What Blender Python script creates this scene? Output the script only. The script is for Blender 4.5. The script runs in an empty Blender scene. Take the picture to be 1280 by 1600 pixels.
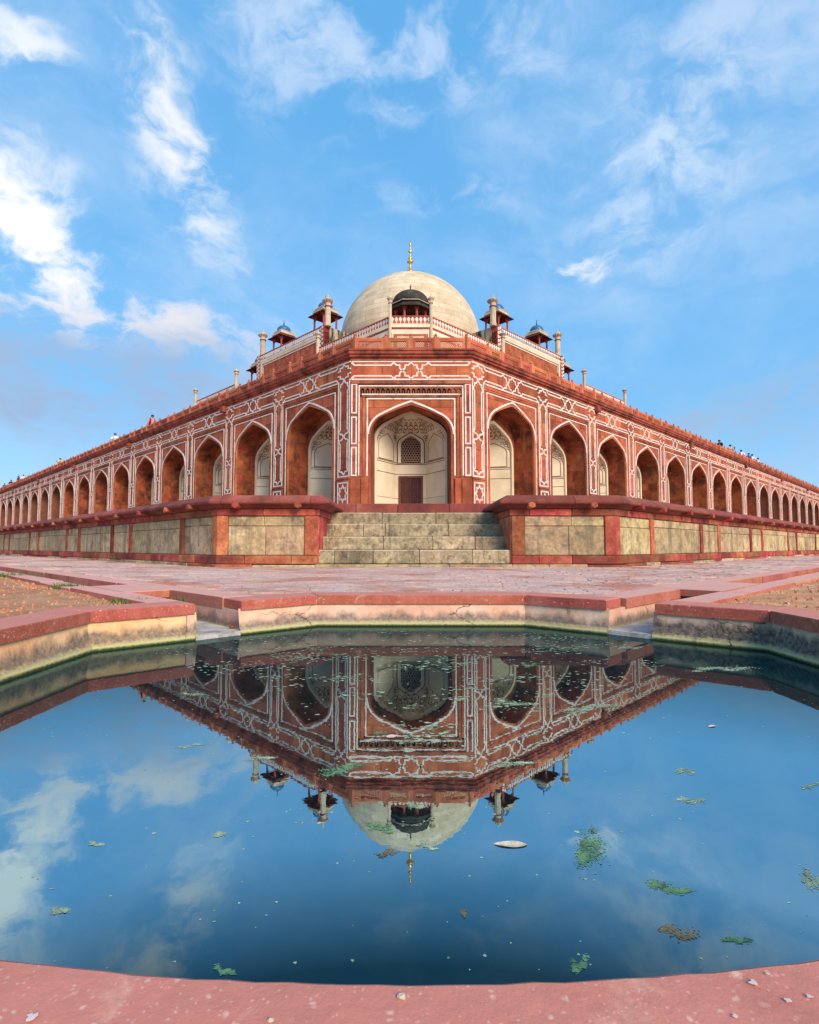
import bpy, bmesh, math, random
from mathutils import Vector, Matrix

# ------------------------------------------------------------------ camera, sky, sun, exposure
scn = bpy.context.scene
COL = scn.collection
R = math.radians
EYE = 0.40
cam_d = bpy.data.cameras.new('camera')
cam = bpy.data.objects.new('camera', cam_d); COL.objects.link(cam)
cam.location = (0, 0, EYE)
cam.rotation_euler = (R(90 + 3.63), 0, 0)
cam_d.sensor_fit = 'HORIZONTAL'; cam_d.sensor_width = 36.0
cam_d.lens = 851.0 / 1280.0 * 36.0
cam_d.clip_start = 0.02; cam_d.clip_end = 4000
scn.camera = cam
scn.view_settings.view_transform = 'Standard'
scn.view_settings.look = 'None'
scn.view_settings.exposure = 0.75
scn.view_settings.gamma = 1.0
scn.view_settings.use_curve_mapping = False
SUN_DIR = Vector((0.48, -0.80, 0.58)).normalized()
sun_d = bpy.data.lights.new('sun', 'SUN'); sun = bpy.data.objects.new('sun', sun_d); COL.objects.link(sun)
sun_d.energy = 3.0; sun_d.angle = R(32); sun_d.color = (1.0, 0.83, 0.64)
sun.rotation_euler = SUN_DIR.to_track_quat('Z', 'Y').to_euler()
sun.location = SUN_DIR * 300

class NT:
    """small helper for node trees"""
    def __init__(s, tree): s.t = tree; s.n = tree.nodes; s.l = tree.links
    def new(s, typ, **kw):
        n = s.n.new(typ)
        for k, v in kw.items():
            if k == 'inp':
                for a, b in v.items(): s.put(n.inputs[a], b)
            else: setattr(n, k, v)
        return n
    def put(s, sock, v):
        if isinstance(v, bpy.types.NodeSocket): s.l.new(v, sock)
        else: sock.default_value = v
    def math(s, op, a, b=0.0, c=0.0, clamp=False):
        n = s.n.new('ShaderNodeMath'); n.operation = op; n.use_clamp = clamp
        s.put(n.inputs[0], a); s.put(n.inputs[1], b); s.put(n.inputs[2], c)
        return n.outputs[0]
    def vmath(s, op, a, b=(0, 0, 0), scale=None):
        n = s.n.new('ShaderNodeVectorMath'); n.operation = op
        s.put(n.inputs[0], a); s.put(n.inputs[1], b)
        if scale is not None: s.put(n.inputs['Scale'], scale)
        return n.outputs['Value'] if op in ('DOT_PRODUCT', 'LENGTH') else n.outputs['Vector']
    def noise(s, vec, scale, detail=5, rough=0.55, dist=0.0, out='Fac'):
        n = s.n.new('ShaderNodeTexNoise')
        s.put(n.inputs['Vector'], vec); n.inputs['Scale'].default_value = scale
        n.inputs['Detail'].default_value = detail; n.inputs['Roughness'].default_value = rough
        n.inputs['Distortion'].default_value = dist
        return n.outputs[out]
    def ramp(s, fac, stops, interp='LINEAR'):
        n = s.n.new('ShaderNodeValToRGB'); s.put(n.inputs[0], fac); cr = n.color_ramp; cr.interpolation = interp
        while len(cr.elements) < len(stops): cr.elements.new(0.5)
        for e, (p, c) in zip(cr.elements, stops):
            e.position = p; e.color = (c, c, c, 1) if isinstance(c, (int, float)) else (c[0], c[1], c[2], 1)
        return n.outputs[0]
    def mix(s, fac, a, b, mode='MIX'):
        n = s.n.new('ShaderNodeMix'); n.data_type = 'RGBA'; n.blend_type = mode; n.clamp_factor = True
        s.put(n.inputs[0], fac)
        for sock, v in ((n.inputs[6], a), (n.inputs[7], b)):
            s.put(sock, v if isinstance(v, bpy.types.NodeSocket) else (v[0], v[1], v[2], 1))
        return n.outputs[2]

world = bpy.data.worlds.new('World'); scn.world = world; world.use_nodes = True
def build_world():
    w = NT(world.node_tree); w.n.clear()
    sky = w.new('ShaderNodeTexSky', sky_type='NISHITA', sun_disc=False)
    sky.sun_elevation = math.asin(SUN_DIR.z); sky.sun_rotation = math.atan2(SUN_DIR.x, SUN_DIR.y)
    sky.air_density = 1.0; sky.dust_density = 0.6; sky.ozone_density = 2.0; sky.altitude = 200
    tc = w.new('ShaderNodeTexCoord'); D = tc.outputs['Generated']
    sep = w.new('ShaderNodeSeparateXYZ'); w.l.new(D, sep.inputs[0])
    gm = w.new('ShaderNodeGamma', inp={'Color': w.mix(1.0, sky.outputs[0], (0.16, 0.16, 0.16), 'MULTIPLY'), 'Gamma': 0.46})
    hs = w.new('ShaderNodeHueSaturation', inp={'Color': gm.outputs[0], 'Hue': 0.492, 'Saturation': 1.85, 'Value': 5.7})
    base = w.mix(0.50, hs.outputs[0], (0.75, 3.15, 6.5))
    # wispy cloud texture on the sphere of directions
    D0 = D; D1 = w.vmath('ADD', D, (3.7, 1.9, 0.4))
    warp = w.noise(D1, 3.0, 5, 0.6, out='Color')
    Dw = w.vmath('ADD', D1, w.vmath('SCALE', warp, scale=0.20))
    big = w.noise(Dw, 2.2, 5, 0.5)
    wsp = w.noise(w.vmath('MULTIPLY', Dw, (1.0, 1.0, 1.9)), 9.0, 12, 0.60, 0.2)
    veil = w.math('MULTIPLY', w.ramp(big, [(0.40, 0.0), (0.66, 1.0)], 'EASE'), w.ramp(wsp, [(0.25, 0.15), (0.72, 1.0)], 'EASE'))
    col = w.mix(w.math('MULTIPLY', veil, 0.5), base, (3.5, 4.6, 6.0))
    low = w.ramp(sep.outputs[2], [(0.03, 1.0), (0.38, 0.0)], 'EASE')
    bank = w.math('MULTIPLY', w.ramp(wsp, [(0.38, 0.0), (0.62, 1.0)], 'EASE'), low)
    col = w.mix(w.math('MULTIPLY', bank, 0.5), col, (2.2, 3.4, 4.9))
    def ray(px, py):
        a, b = px - 640.0, 800.0 - py; p = R(3.63)
        return Vector((a, 851 * math.cos(p) - b * math.sin(p), b * math.cos(p) + 851 * math.sin(p))).normalized()
    def cloud(col, px, py, sx, sy, turn, amt, colr=(7.6, 7.7, 7.9), lo=0.34, hi=0.74):
        """a soft cloud round one direction of the sky: half sizes as angles, broken up by the wispy texture"""
        d = ray(px, py); rt = d.cross(Vector((0, 0, 1))).normalized(); up = rt.cross(d).normalized()
        c, s_ = math.cos(R(turn)), math.sin(R(turn))
        e1 = (rt*c + up*s_) / (sx/851.0); e2 = (up*c - rt*s_) / (sy/851.0)
        q1 = w.vmath('DOT_PRODUCT', Dc, tuple(e1)); q2 = w.vmath('DOT_PRODUCT', Dc, tuple(e2))
        r2 = w.math('MULTIPLY_ADD', q1, q1, w.math('MULTIPLY', q2, q2))
        m = w.math('MULTIPLY', w.math('POWER', w.math('SUBTRACT', 1.0, r2, clamp=True), 1.3), w.math('GREATER_THAN', w.vmath('DOT_PRODUCT', D, tuple(d)), 0.2))
        t = w.math('MULTIPLY_ADD', m, 0.26, w.math('MULTIPLY_ADD', wsp, 1.5, -0.46))
        f = w.math('MULTIPLY', w.math('MULTIPLY', w.ramp(t, [(lo, 0.0), (hi, 1.0)], 'EASE'), m), amt)
        return w.mix(f, col, colr)
    Dc = w.vmath('ADD', D, w.vmath('SCALE', w.vmath('SUBTRACT', warp, (0.5, 0.5, 0.5)), scale=0.22))
    col = cloud(col, 30, 370, 220, 105, -38, 1.25, (6.4, 6.4, 6.4))
    col = cloud(col, 285, 225, 200, 80, -62, 1.0, (5.6, 5.8, 6.1))
    col = cloud(col, 10, 75, 75, 48, -20, 0.9, (5.8, 6.0, 6.2))
    col = cloud(col, 190, 500, 320, 65, -3, 1.15, (5.9, 5.6, 5.7))
    col = cloud(col, 110, 595, 520, 130, 4, 1.5, (2.15, 3.05, 4.5), 0.12, 0.95)
    col = cloud(col, 490, 70, 200, 110, -25, 0.65, (4.2, 5.0, 6.1))
    col = cloud(col, 720, 50, 200, 120, -8, 0.7, (3.8, 4.7, 6.1))
    col = cloud(col, 1035, 265, 190, 125, 35, 0.65, (4.4, 5.2, 6.1))
    col = cloud(col, 905, 402, 72, 26, 0, 1.4, (4.9, 5.4, 6.1))
    col = cloud(col, 690, 320, 130, 45, 3, 0.5, (4.2, 5.0, 6.1))
    col = cloud(col, 1130, 70, 160, 100, 10, 0.55, (3.8, 4.6, 5.9))
    col = cloud(col, 1180, 640, 260, 65, 8, 1.3, (2.1, 3.2, 4.7), 0.12, 0.95)
    bg = w.new('ShaderNodeBackground', inp={'Color': col, 'Strength': 0.10})
    out = w.new('ShaderNodeOutputWorld'); w.l.new(bg.outputs[0], out.inputs[0])
build_world()

# ------------------------------------------------------------------ mesh helpers
class MB:
    def __init__(s): s.v = []; s.f = []; s.var = []; s.cur = 0.0
    def add(s, vs, fs):
        o = len(s.v); s.v += [tuple(p) for p in vs]
        for f in fs: s.f.append(tuple(i + o for i in f)); s.var.append(s.cur)
        return s
    def box(s, x0, x1, y0, y1, z0, z1, b=0.0):
        if b <= 0:
            return s.add([(x0,y0,z0),(x1,y0,z0),(x1,y1,z0),(x0,y1,z0),(x0,y0,z1),(x1,y0,z1),(x1,y1,z1),(x0,y1,z1)],
                         [(0,3,2,1),(4,5,6,7),(0,1,5,4),(1,2,6,5),(2,3,7,6),(3,0,4,7)])
        vs = []
        for z, i in ((z0, b), (z0 + b, 0), (z1 - b, 0), (z1, b)):
            c = b if i == 0 else b
            xa, xb, ya, yb = x0 + i, x1 - i, y0 + i, y1 - i
            e = b * 0.6
            vs += [(xa+e,ya,z),(xb-e,ya,z),(xb,ya+e,z),(xb,yb-e,z),(xb-e,yb,z),(xa+e,yb,z),(xa,yb-e,z),(xa,ya+e,z)]
        fs = [tuple(range(7, -1, -1)), tuple(range(24, 32))]
        for k in range(3):
            for j in range(8): fs.append((k*8+j, k*8+(j+1)%8, k*8+8+(j+1)%8, k*8+8+j))
        return s.add(vs, fs)
    def prism_y(s, poly, y0, y1, b=0.0):
        """polygon of (x, z) extruded along y; b = chamfer of the front edge"""
        n = len(poly)
        if b > 0:
            cx = sum(p[0] for p in poly)/n; cz = sum(p[1] for p in poly)/n
            inn = [(x + (cx-x)*min(0.3, b/max(1e-4, math.hypot(cx-x, cz-z)))*1.3, z + (cz-z)*min(0.3, b/max(1e-4, math.hypot(cx-x, cz-z)))*1.3) for x, z in poly]
            rings = [(inn, y0), (poly, y0 + b), (poly, y1)]
        else: rings = [(poly, y0), (poly, y1)]
        vs = [(x, y, z) for pl, y in rings for x, z in pl]
        fs = [tuple(range(n)), tuple(range(len(vs)-1, len(vs)-n-1, -1))]
        for k in range(len(rings)-1):
            for j in range(n): fs.append((k*n+j, k*n+n+j, k*n+n+(j+1)%n, k*n+(j+1)%n))
        return s.add(vs, fs)
    def prism_z(s, poly, z0, z1, b=0.0):
        n = len(poly)
        if b > 0:
            cx = sum(p[0] for p in poly)/n; cy = sum(p[1] for p in poly)/n
            inn = []
            for x, y in poly:
                d = max(1e-4, math.hypot(cx-x, cy-y)); k = min(0.3, b*1.4/d); inn.append((x+(cx-x)*k, y+(cy-y)*k))
            rings = [(poly, z0), (poly, z1-b), (inn, z1)]
        else: rings = [(poly, z0), (poly, z1)]
        vs = [(x, y, z) for pl, z in rings for x, y in pl]
        fs = [tuple(range(n-1, -1, -1)), tuple(range(len(vs)-n, len(vs)))]
        for k in range(len(rings)-1):
            for j in range(n): fs.append((k*n+j, k*n+(j+1)%n, k*n+n+(j+1)%n, k*n+n+j))
        return s.add(vs, fs)
    def lathe(s, prof, n=16, c=(0, 0), ph=0.0, a0=0.0, a1=None):
        vs = []; fs = []
        for r, z in prof:
            for k in range(n):
                a = ph + 2*math.pi*k/n; vs.append((c[0]+r*math.cos(a), c[1]+r*math.sin(a), z))
        for i in range(len(prof)-1):
            for k in range(n): fs.append((i*n+k, i*n+(k+1)%n, i*n+n+(k+1)%n, i*n+n+k))
        fs.append(tuple(range(n-1, -1, -1))); m = len(vs); fs.append(tuple(range(m-n, m)))
        return s.add(vs, fs)
    def strip(s, pts, w, y0, y1, closed=False):
        """flat band of width w along (x, z) points, standing between y0 (front) and y1"""
        n = len(pts); L = []; Rr = []
        for i in range(n):
            a = pts[i-1] if (i > 0 or closed) else None; b = pts[(i+1) % n] if (i < n-1 or closed) else None; p = pts[i]
            def nrm(u, v):
                dx, dz = v[0]-u[0], v[1]-u[1]; d = math.hypot(dx, dz) or 1; return (-dz/d, dx/d)
            if a is None: m = nrm(p, b); k = 1
            elif b is None: m = nrm(a, p); k = 1
            else:
                n1, n2 = nrm(a, p), nrm(p, b); mx, mz = n1[0]+n2[0], n1[1]+n2[1]; d = math.hypot(mx, mz) or 1
                m = (mx/d, mz/d); k = 1/max(0.45, m[0]*n1[0]+m[1]*n1[1])
            L.append((p[0]+m[0]*k*w/2, p[1]+m[1]*k*w/2)); Rr.append((p[0]-m[0]*k*w/2, p[1]-m[1]*k*w/2))
        for i in range(n if closed else n-1):
            j = (i+1) % n
            q = [Rr[i], Rr[j], L[j], L[i]]
            s.add([(x, y0, z) for x, z in q] + [(x, y1, z) for x, z in q], [(0,1,2,3),(0,4,5,1),(2,6,7,3),(1,5,6,2),(3,7,4,0)])
        return s
    def tube(s, pts, rad, n=6):
        pts = [Vector(p) for p in pts]; rads = rad if isinstance(rad, (list, tuple)) else [rad]*len(pts)
        vs = []; fs = []
        for i, p in enumerate(pts):
            d = (pts[min(i+1, len(pts)-1)] - pts[max(i-1, 0)]).normalized()
            a = d.cross(Vector((0, 0, 1))) if abs(d.z) < 0.95 else d.cross(Vector((1, 0, 0))); a.normalize(); b = d.cross(a)
            for k in range(n):
                t = 2*math.pi*k/n; vs.append(p + (a*math.cos(t) + b*math.sin(t))*rads[i])
        for i in range(len(pts)-1):
            for k in range(n): fs.append((i*n+k, i*n+(k+1)%n, i*n+n+(k+1)%n, i*n+n+k))
        fs.append(tuple(range(n-1, -1, -1))); m = len(vs); fs.append(tuple(range(m-n, m)))
        return s.add(vs, fs)
    def mesh(s, name, mat, smooth=False, recalc=True):
        me = bpy.data.meshes.new(name); me.from_pydata(s.v, [], s.f); me.update()
        if recalc:
            bm = bmesh.new(); bm.from_mesh(me); bmesh.ops.recalc_face_normals(bm, faces=bm.faces); bm.to_mesh(me); bm.free()
        if any(s.var):
            at = me.attributes.new('var', 'FLOAT', 'FACE'); at.data.foreach_set('value', s.var)
        if mat: me.materials.append(mat)
        if smooth: me.polygons.foreach_set('use_smooth', [True]*len(me.polygons))
        return me

WM = {}
def link(name, data, parent=None, M=None):
    o = bpy.data.objects.new(name, data); COL.objects.link(o)
    M = M if M is not None else Matrix.Identity(4)
    WM[o] = M
    if parent is not None:
        o.parent = parent; o.matrix_local = WM[parent].inverted() @ M
    else: o.matrix_local = M
    return o
def part(name, mb, mat, parent, M=None, smooth=False, kind=None, label=None):
    me = mb if isinstance(mb, bpy.types.Mesh) else mb.mesh(name, mat, smooth)
    o = link(name, me, parent, M)
    if kind: o['kind'] = kind
    if label: o['label'] = label
    return o
def thing(name, label, cat, loc=(0, 0, 0), rz=0.0, group=None):
    o = link(name, None, None, Matrix.Translation(loc) @ Matrix.Rotation(rz, 4, 'Z'))
    o['label'] = label; o['category'] = cat; o.empty_display_size = 0.3
    if group: o['group'] = group
    return o
def single(name, mb, mat, label, cat, M=None, group=None, smooth=False):
    o = part(name, mb, mat, None, M, smooth); o['label'] = label; o['category'] = cat
    if group: o['group'] = group
    return o
def struct(name, mb, mat, smooth=False, M=None):
    o = part(name, mb, mat, None, M, smooth); o['kind'] = 'structure'; return o
def TR(x, y, z, rz=0.0): return Matrix.Translation((x, y, z)) @ Matrix.Rotation(rz, 4, 'Z')

class Path:
    """ground-plan polyline; the outward side is on the right of travel"""
    def __init__(s, pts):
        s.p = [Vector(q) for q in pts]; s.t = [0.0]
        for a, b in zip(s.p, s.p[1:]): s.t.append(s.t[-1] + (b-a).length)
        s.len = s.t[-1]
    def seg(s, i):
        d = (s.p[i+1]-s.p[i]).normalized(); return d, Vector((d.y, -d.x))
    def at(s, t):
        for i in range(len(s.p)-1):
            if t <= s.t[i+1] or i == len(s.p)-2:
                d, n = s.seg(i); return s.p[i] + d*(t-s.t[i]), d, n
    def stations(s, t0, t1):
        out = []
        i0 = max(i for i in range(len(s.p)-1) if s.t[i] <= t0 + 1e-6) if t0 > 0 else 0
        d, n = s.seg(i0); out.append((s.p[i0] + d*(t0-s.t[i0]), n, d))
        last = i0
        for i in range(1, len(s.p)-1):
            if t0 + 1e-4 < s.t[i] < t1 - 1e-4:
                n1 = s.seg(i-1)[1]; n2 = s.seg(i)[1]; m = n1 + n2; m = m / (1 + n1.dot(n2))
                out.append((s.p[i], m, None)); last = i
        d, n = s.seg(last); out.append((s.p[last] + d*(t1-s.t[last]), n, d))
        return out
    def sweep(s, mb, t0, t1, prof, bev=0.0):
        """closed profile of (outward, z)"""
        st = s.stations(t0, t1); n = len(prof); rings = []
        def inset(pr):
            cz = sum(p[1] for p in pr)/n; mo = max(p[0] for p in pr)
            return [(o - (bev if o > mo - bev*1.5 else 0), z + (bev if z < cz else -bev)*0.7) for o, z in pr]
        for k, (p, nn, d) in enumerate(st):
            if bev > 0 and k == 0:
                rings.append((p, nn, inset(prof))); rings.append((p + d*bev, nn, prof))
            elif bev > 0 and k == len(st)-1:
                rings.append((p - d*bev, nn, prof)); rings.append((p, nn, inset(prof)))
            else: rings.append((p, nn, prof))
        vs = [(p.x + nn.x*o, p.y + nn.y*o, z) for p, nn, pr in rings for o, z in pr]
        fs = [tuple(range(n)), tuple(range(len(vs)-1, len(vs)-n-1, -1))]
        for k in range(len(rings)-1):
            for j in range(n): fs.append((k*n+j, k*n+n+j, k*n+n+(j+1)%n, k*n+(j+1)%n))
        return mb.add(vs, fs)
def blockprof(f, th, z0, z1, b):
    return [(f-th, z0), (f-b, z0), (f, z0+b), (f, z1-b), (f-b, z1), (f-th, z1)]

def arch_pts(a, zs, za, n=9, r=0.52):
    """right half of a four-centred arch: from (a, zs) up to (0, za)"""
    rr = a*r; lo, hi = 0.2, 1.5
    for _ in range(50):
        th = (lo+hi)/2
        z = zs + rr*math.sin(th) + (a-rr+rr*math.cos(th))*math.cos(th)/math.sin(th)
        if z > za: lo = th
        else: hi = th
    pts = [(a-rr+rr*math.cos(th*k/n), zs + rr*math.sin(th*k/n)) for k in range(n+1)]
    x0, z0 = pts[-1]
    m = 5
    for k in range(1, m+1):
        u = k/m; bulge = 0.035*a*4*u*(1-u)*0.5
        pts.append((x0*(1-u)+bulge*math.cos(th), z0+(za-z0)*u+bulge*math.sin(th)))
    return pts
def arch_x(pts, z):
    if z <= pts[0][1]: return pts[0][0]
    for (x0, z0), (x1, z1) in zip(pts, pts[1:]):
        if z <= z1: return x0 + (x1-x0)*(z-z0)/max(1e-6, z1-z0)
    return 0.0

# ------------------------------------------------------------------ materials
def base_mat(name, rough=0.85):
    m = bpy.data.materials.new(name); m.use_nodes = True
    w = NT(m.node_tree); b = w.n['Principled BSDF']; b.inputs['Roughness'].default_value = rough
    b.inputs['Specular IOR Level'].default_value = 0.25
    return m, w, b
def rnd(w):
    oi = w.new('ShaderNodeObjectInfo'); at = w.new('ShaderNodeAttribute', attribute_name='var')
    return w.math('FRACT', w.math('ADD', oi.outputs['Random'], at.outputs['Fac']))
def stone(name, cols, scale=1.5, vary=0.35, stain=None, streak=None, bump=0.25, bscale=30, rough=0.88, hue=0.02, extra=None, sat=1.0, fine=0.35, dust_lit_top=None):
    m, w, b = base_mat(name, rough)
    pos = w.new('ShaderNodeNewGeometry').outputs['Position']
    r = rnd(w)
    off = w.vmath('SCALE', (13.1, 7.7, 5.3), scale=r)
    n = w.noise(w.vmath('ADD', pos, off), scale, 8, 0.62)
    k = len(cols)
    c = w.ramp(n, [(0.30 + 0.40*i/(k-1), cols[i]) for i in range(k)])
    r2 = w.math('FRACT', w.math('MULTIPLY', r, 7.31))
    hsv = w.new('ShaderNodeHueSaturation', inp={'Color': c, 'Saturation': sat,
        'Value': w.math('ADD', 1.0 - vary*0.55, w.math('MULTIPLY', r, vary)),
        'Hue': w.math('ADD', 0.5 - hue/2, w.math('MULTIPLY', r2, hue))})
    c = hsv.outputs[0]
    fn = w.noise(pos, bscale*0.8, 6, 0.7)
    c = w.mix(fine, c, w.ramp(fn, [(0.30, 0.25), (0.62, 1.0)]), 'MULTIPLY')
    if stain:
        sc, amt, ss, lo, hi = stain
        sn = w.noise(pos, ss, 7, 0.68, 0.4)
        c = w.mix(w.math('MULTIPLY', w.ramp(sn, [(lo, 0.0), (hi, 1.0)]), amt), c, sc)
    if streak:
        sc, amt, lo, hi = streak
        sn = w.noise(w.vmath('MULTIPLY', pos, (3.2, 3.2, 0.28)), 1.0, 7, 0.7)
        c = w.mix(w.math('MULTIPLY', w.ramp(sn, [(lo, 0.0), (hi, 1.0)]), amt), c, sc)
    if dust_lit_top:  # paler upward faces: dust on coping and kerbs, painted lit tops on steps
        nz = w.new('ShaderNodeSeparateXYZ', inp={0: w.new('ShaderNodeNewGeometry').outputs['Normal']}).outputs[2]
        c = w.mix(w.math('MULTIPLY', w.ramp(nz, [(0.55, 0.0), (0.9, 1.0)]), w.ramp(w.noise(pos, 5.0, 6, 0.65), [(0.2, dust_lit_top[1]*0.7), (0.7, dust_lit_top[1])])), c, dust_lit_top[0])
    if extra: c = extra(w, c, pos)
    w.l.new(c, b.inputs['Base Color'])
    bn = w.new('ShaderNodeBump', inp={'Strength': bump, 'Distance': 0.02, 'Height': w.math('ADD', w.noise(pos, bscale, 8, 0.7), w.math('MULTIPLY', n, 1.5))})
    w.l.new(bn.outputs[0], b.inputs['Normal'])
    return m
def plain(name, col, rough=0.6, metal=0.0, vary=0.12, scale=6):
    m, w, b = base_mat(name, rough); b.inputs['Metallic'].default_value = metal
    pos = w.new('ShaderNodeNewGeometry').outputs['Position']
    n = w.noise(pos, scale, 6, 0.6)
    c = w.mix(w.ramp(n, [(0.3, 0.0), (0.7, 1.0)]), tuple(x*(1-vary*1.5) for x in col), tuple(min(1, x*(1+vary)) for x in col))
    w.l.new(c, b.inputs['Base Color'])
    return m

def patches(w, c, pos):
    """bay-to-bay differences: bleached and sooty stretches of wall, pale lime runs"""
    n = w.noise(pos, 0.21, 4, 0.6)
    c = w.mix(1.0, c, w.ramp(n, [(0.34, 0.66), (0.50, 0.95), (0.66, 1.12)]), 'MULTIPLY')
    lime = w.noise(w.vmath('MULTIPLY', w.vmath('ADD', pos, (9, 4, 0)), (2.4, 2.4, 0.5)), 1.6, 8, 0.72)
    return w.mix(w.math('MULTIPLY', w.ramp(lime, [(0.60, 0.0), (0.74, 1.0)]), 0.5), c, (0.60, 0.34, 0.24))
DARK = (0.035, 0.022, 0.018)
M_RED = stone('red_sandstone', [(0.30, 0.066, 0.031), (0.45, 0.118, 0.054), (0.54, 0.185, 0.088)], 1.6, 0.45, stain=((0.11, 0.034, 0.022), 0.6, 1.3, 0.52, 0.68), streak=((0.10, 0.036, 0.026), 0.6, 0.53, 0.70), hue=0.014, bump=0.4, extra=patches)
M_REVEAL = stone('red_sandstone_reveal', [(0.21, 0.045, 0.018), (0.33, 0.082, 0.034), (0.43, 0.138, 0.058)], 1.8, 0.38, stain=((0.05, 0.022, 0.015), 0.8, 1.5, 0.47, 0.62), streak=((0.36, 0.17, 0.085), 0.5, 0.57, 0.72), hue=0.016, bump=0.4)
M_JOINT = stone('joint_mortar', [(0.14, 0.05, 0.035), (0.22, 0.09, 0.06)], 2.0, 0.1)
M_CORN = stone('weathered_cornice', [(0.22, 0.052, 0.032), (0.36, 0.088, 0.052), (0.45, 0.14, 0.08)], 1.4, 0.3, stain=(DARK, 0.75, 1.3, 0.48, 0.62), streak=(DARK, 0.6, 0.51, 0.66))
M_PARA = stone('parapet_sandstone', [(0.38, 0.105, 0.055), (0.52, 0.155, 0.080), (0.58, 0.22, 0.12)], 1.4, 0.5, stain=(DARK, 0.35, 1.4, 0.55, 0.75), hue=0.02)
M_LIP = stone('plinth_lip', [(0.17, 0.042, 0.034), (0.26, 0.066, 0.050), (0.36, 0.11, 0.080)], 1.8, 0.4, stain=(DARK, 0.6, 1.1, 0.50, 0.70))
M_PLRED = stone('plinth_red', [(0.26, 0.052, 0.036), (0.42, 0.095, 0.058), (0.54, 0.19, 0.10)], 3.2, 0.85, stain=((0.10, 0.04, 0.03), 0.7, 3.0, 0.50, 0.68), bump=0.8, bscale=22, hue=0.04, fine=0.5)
M_YEL = stone('yellow_quartzite', [(0.36, 0.255, 0.135), (0.56, 0.415, 0.225), (0.70, 0.56, 0.34)], 1.6, 0.40, stain=((0.13, 0.115, 0.085), 0.8, 3.6, 0.50, 0.66), streak=((0.13, 0.115, 0.09), 0.7, 0.50, 0.66), bump=0.9, bscale=16, hue=0.035, fine=0.6)
M_MORTAR = stone('pale_mortar', [(0.46, 0.38, 0.25), (0.60, 0.52, 0.37)], 3.0, 0.1)
M_STEP = stone('step_quartzite', [(0.29, 0.22, 0.132), (0.45, 0.355, 0.225), (0.60, 0.49, 0.325)], 5.0, 0.5, stain=((0.07, 0.058, 0.045), 0.75, 7.0, 0.50, 0.66), streak=((0.06, 0.05, 0.04), 0.7, 0.53, 0.66), bump=1.0, bscale=20, fine=0.6, dust_lit_top=((0.62, 0.54, 0.41), 0.8))  # lit tread tops and nosings painted in as pale upward faces
M_WHITE = stone('white_marble_inlay', [(0.62, 0.58, 0.53), (0.80, 0.77, 0.71)], 5.0, 0.12, stain=((0.36, 0.20, 0.15), 0.75, 4.0, 0.54, 0.68), bump=0.15, fine=0.2)
M_CREAM = stone('cream_plaster', [(0.60, 0.51, 0.36), (0.72, 0.64, 0.47), (0.78, 0.71, 0.55)], 0.9, 0.12, stain=((0.48, 0.33, 0.14), 0.35, 0.8, 0.54, 0.72), bump=0.06, fine=0.10)
M_LINE = stone('red_paint_line', [(0.12, 0.045, 0.038), (0.20, 0.075, 0.058)], 3.0, 0.1, bump=0.05)
M_DOOR = plain('dark_door_wood', (0.075, 0.020, 0.013), 0.6, vary=0.3, scale=9)
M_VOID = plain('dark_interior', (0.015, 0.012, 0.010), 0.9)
M_JALI = stone('lattice_stone', [(0.30, 0.19, 0.15), (0.40, 0.26, 0.20)], 3, 0.1)
def dome_courses(w, c, pos):
    br = w.new('ShaderNodeTexBrick', inp={'Scale': 1.0, 'Mortar Size': 0.03, 'Mortar Smooth': 0.3, 'Brick Width': 1.9, 'Row Height': 0.72, 'Color1': (1, 1, 1, 1), 'Color2': (0.76, 0.73, 0.68, 1), 'Mortar': (0.56, 0.50, 0.43, 1)})
    sp = w.new('ShaderNodeSeparateXYZ', inp={0: pos})
    ang = w.math('MULTIPLY', w.math('ARCTAN2', sp.outputs[0], w.math('SUBTRACT', sp.outputs[1], 77.0)), 9.0)
    cb = w.new('ShaderNodeCombineXYZ', inp={0: ang, 1: sp.outputs[2], 2: 0.0}); w.l.new(cb.outputs[0], br.inputs['Vector'])
    return w.mix(0.8, c, br.outputs['Color'], 'MULTIPLY')
M_DOME = stone('dome_marble', [(0.58, 0.49, 0.34), (0.70, 0.61, 0.44), (0.76, 0.67, 0.50)], 0.35, 0.1, stain=((0.36, 0.27, 0.16), 0.5, 0.35, 0.5, 0.72), extra=dome_courses, streak=((0.28, 0.21, 0.13), 0.35, 0.54, 0.72), bump=0.1, fine=0.25)
M_BLACK = stone('soot_dark_plaster', [(0.018, 0.017, 0.016), (0.05, 0.046, 0.04), (0.12, 0.11, 0.09)], 0.9, 0.1, stain=((0.24, 0.22, 0.18), 0.6, 1.6, 0.62, 0.72))
M_STAINW = stone('stained_limewash', [(0.34, 0.29, 0.20), (0.52, 0.45, 0.32), (0.60, 0.53, 0.38)], 0.8, 0.1, streak=((0.02, 0.018, 0.016), 0.95, 0.44, 0.54))
M_BLUE = plain('blue_tile', (0.03, 0.14, 0.33), 0.35, vary=0.25, scale=3)
M_PLUM = stone('eave_sandstone', [(0.075, 0.022, 0.032), (0.15, 0.04, 0.045)], 1.2, 0.2, stain=(DARK, 0.6, 0.8, 0.45, 0.65))
M_PILLAR = stone('chhatri_pillar_stone', [(0.28, 0.06, 0.06), (0.38, 0.09, 0.08)], 1.2, 0.2)
M_GOLD = plain('gilded_finial', (0.70, 0.40, 0.09), 0.38, 0.75, 0.15, 3)
M_DKMET = plain('dark_finial', (0.05, 0.055, 0.06), 0.5, 0.3)
M_BUFF = stone('buff_pinnacle_stone', [(0.42, 0.34, 0.24), (0.56, 0.47, 0.34), (0.64, 0.56, 0.42)], 1.0, 0.2, stain=((0.10, 0.08, 0.06), 0.6, 1.5, 0.55, 0.72))
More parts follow.
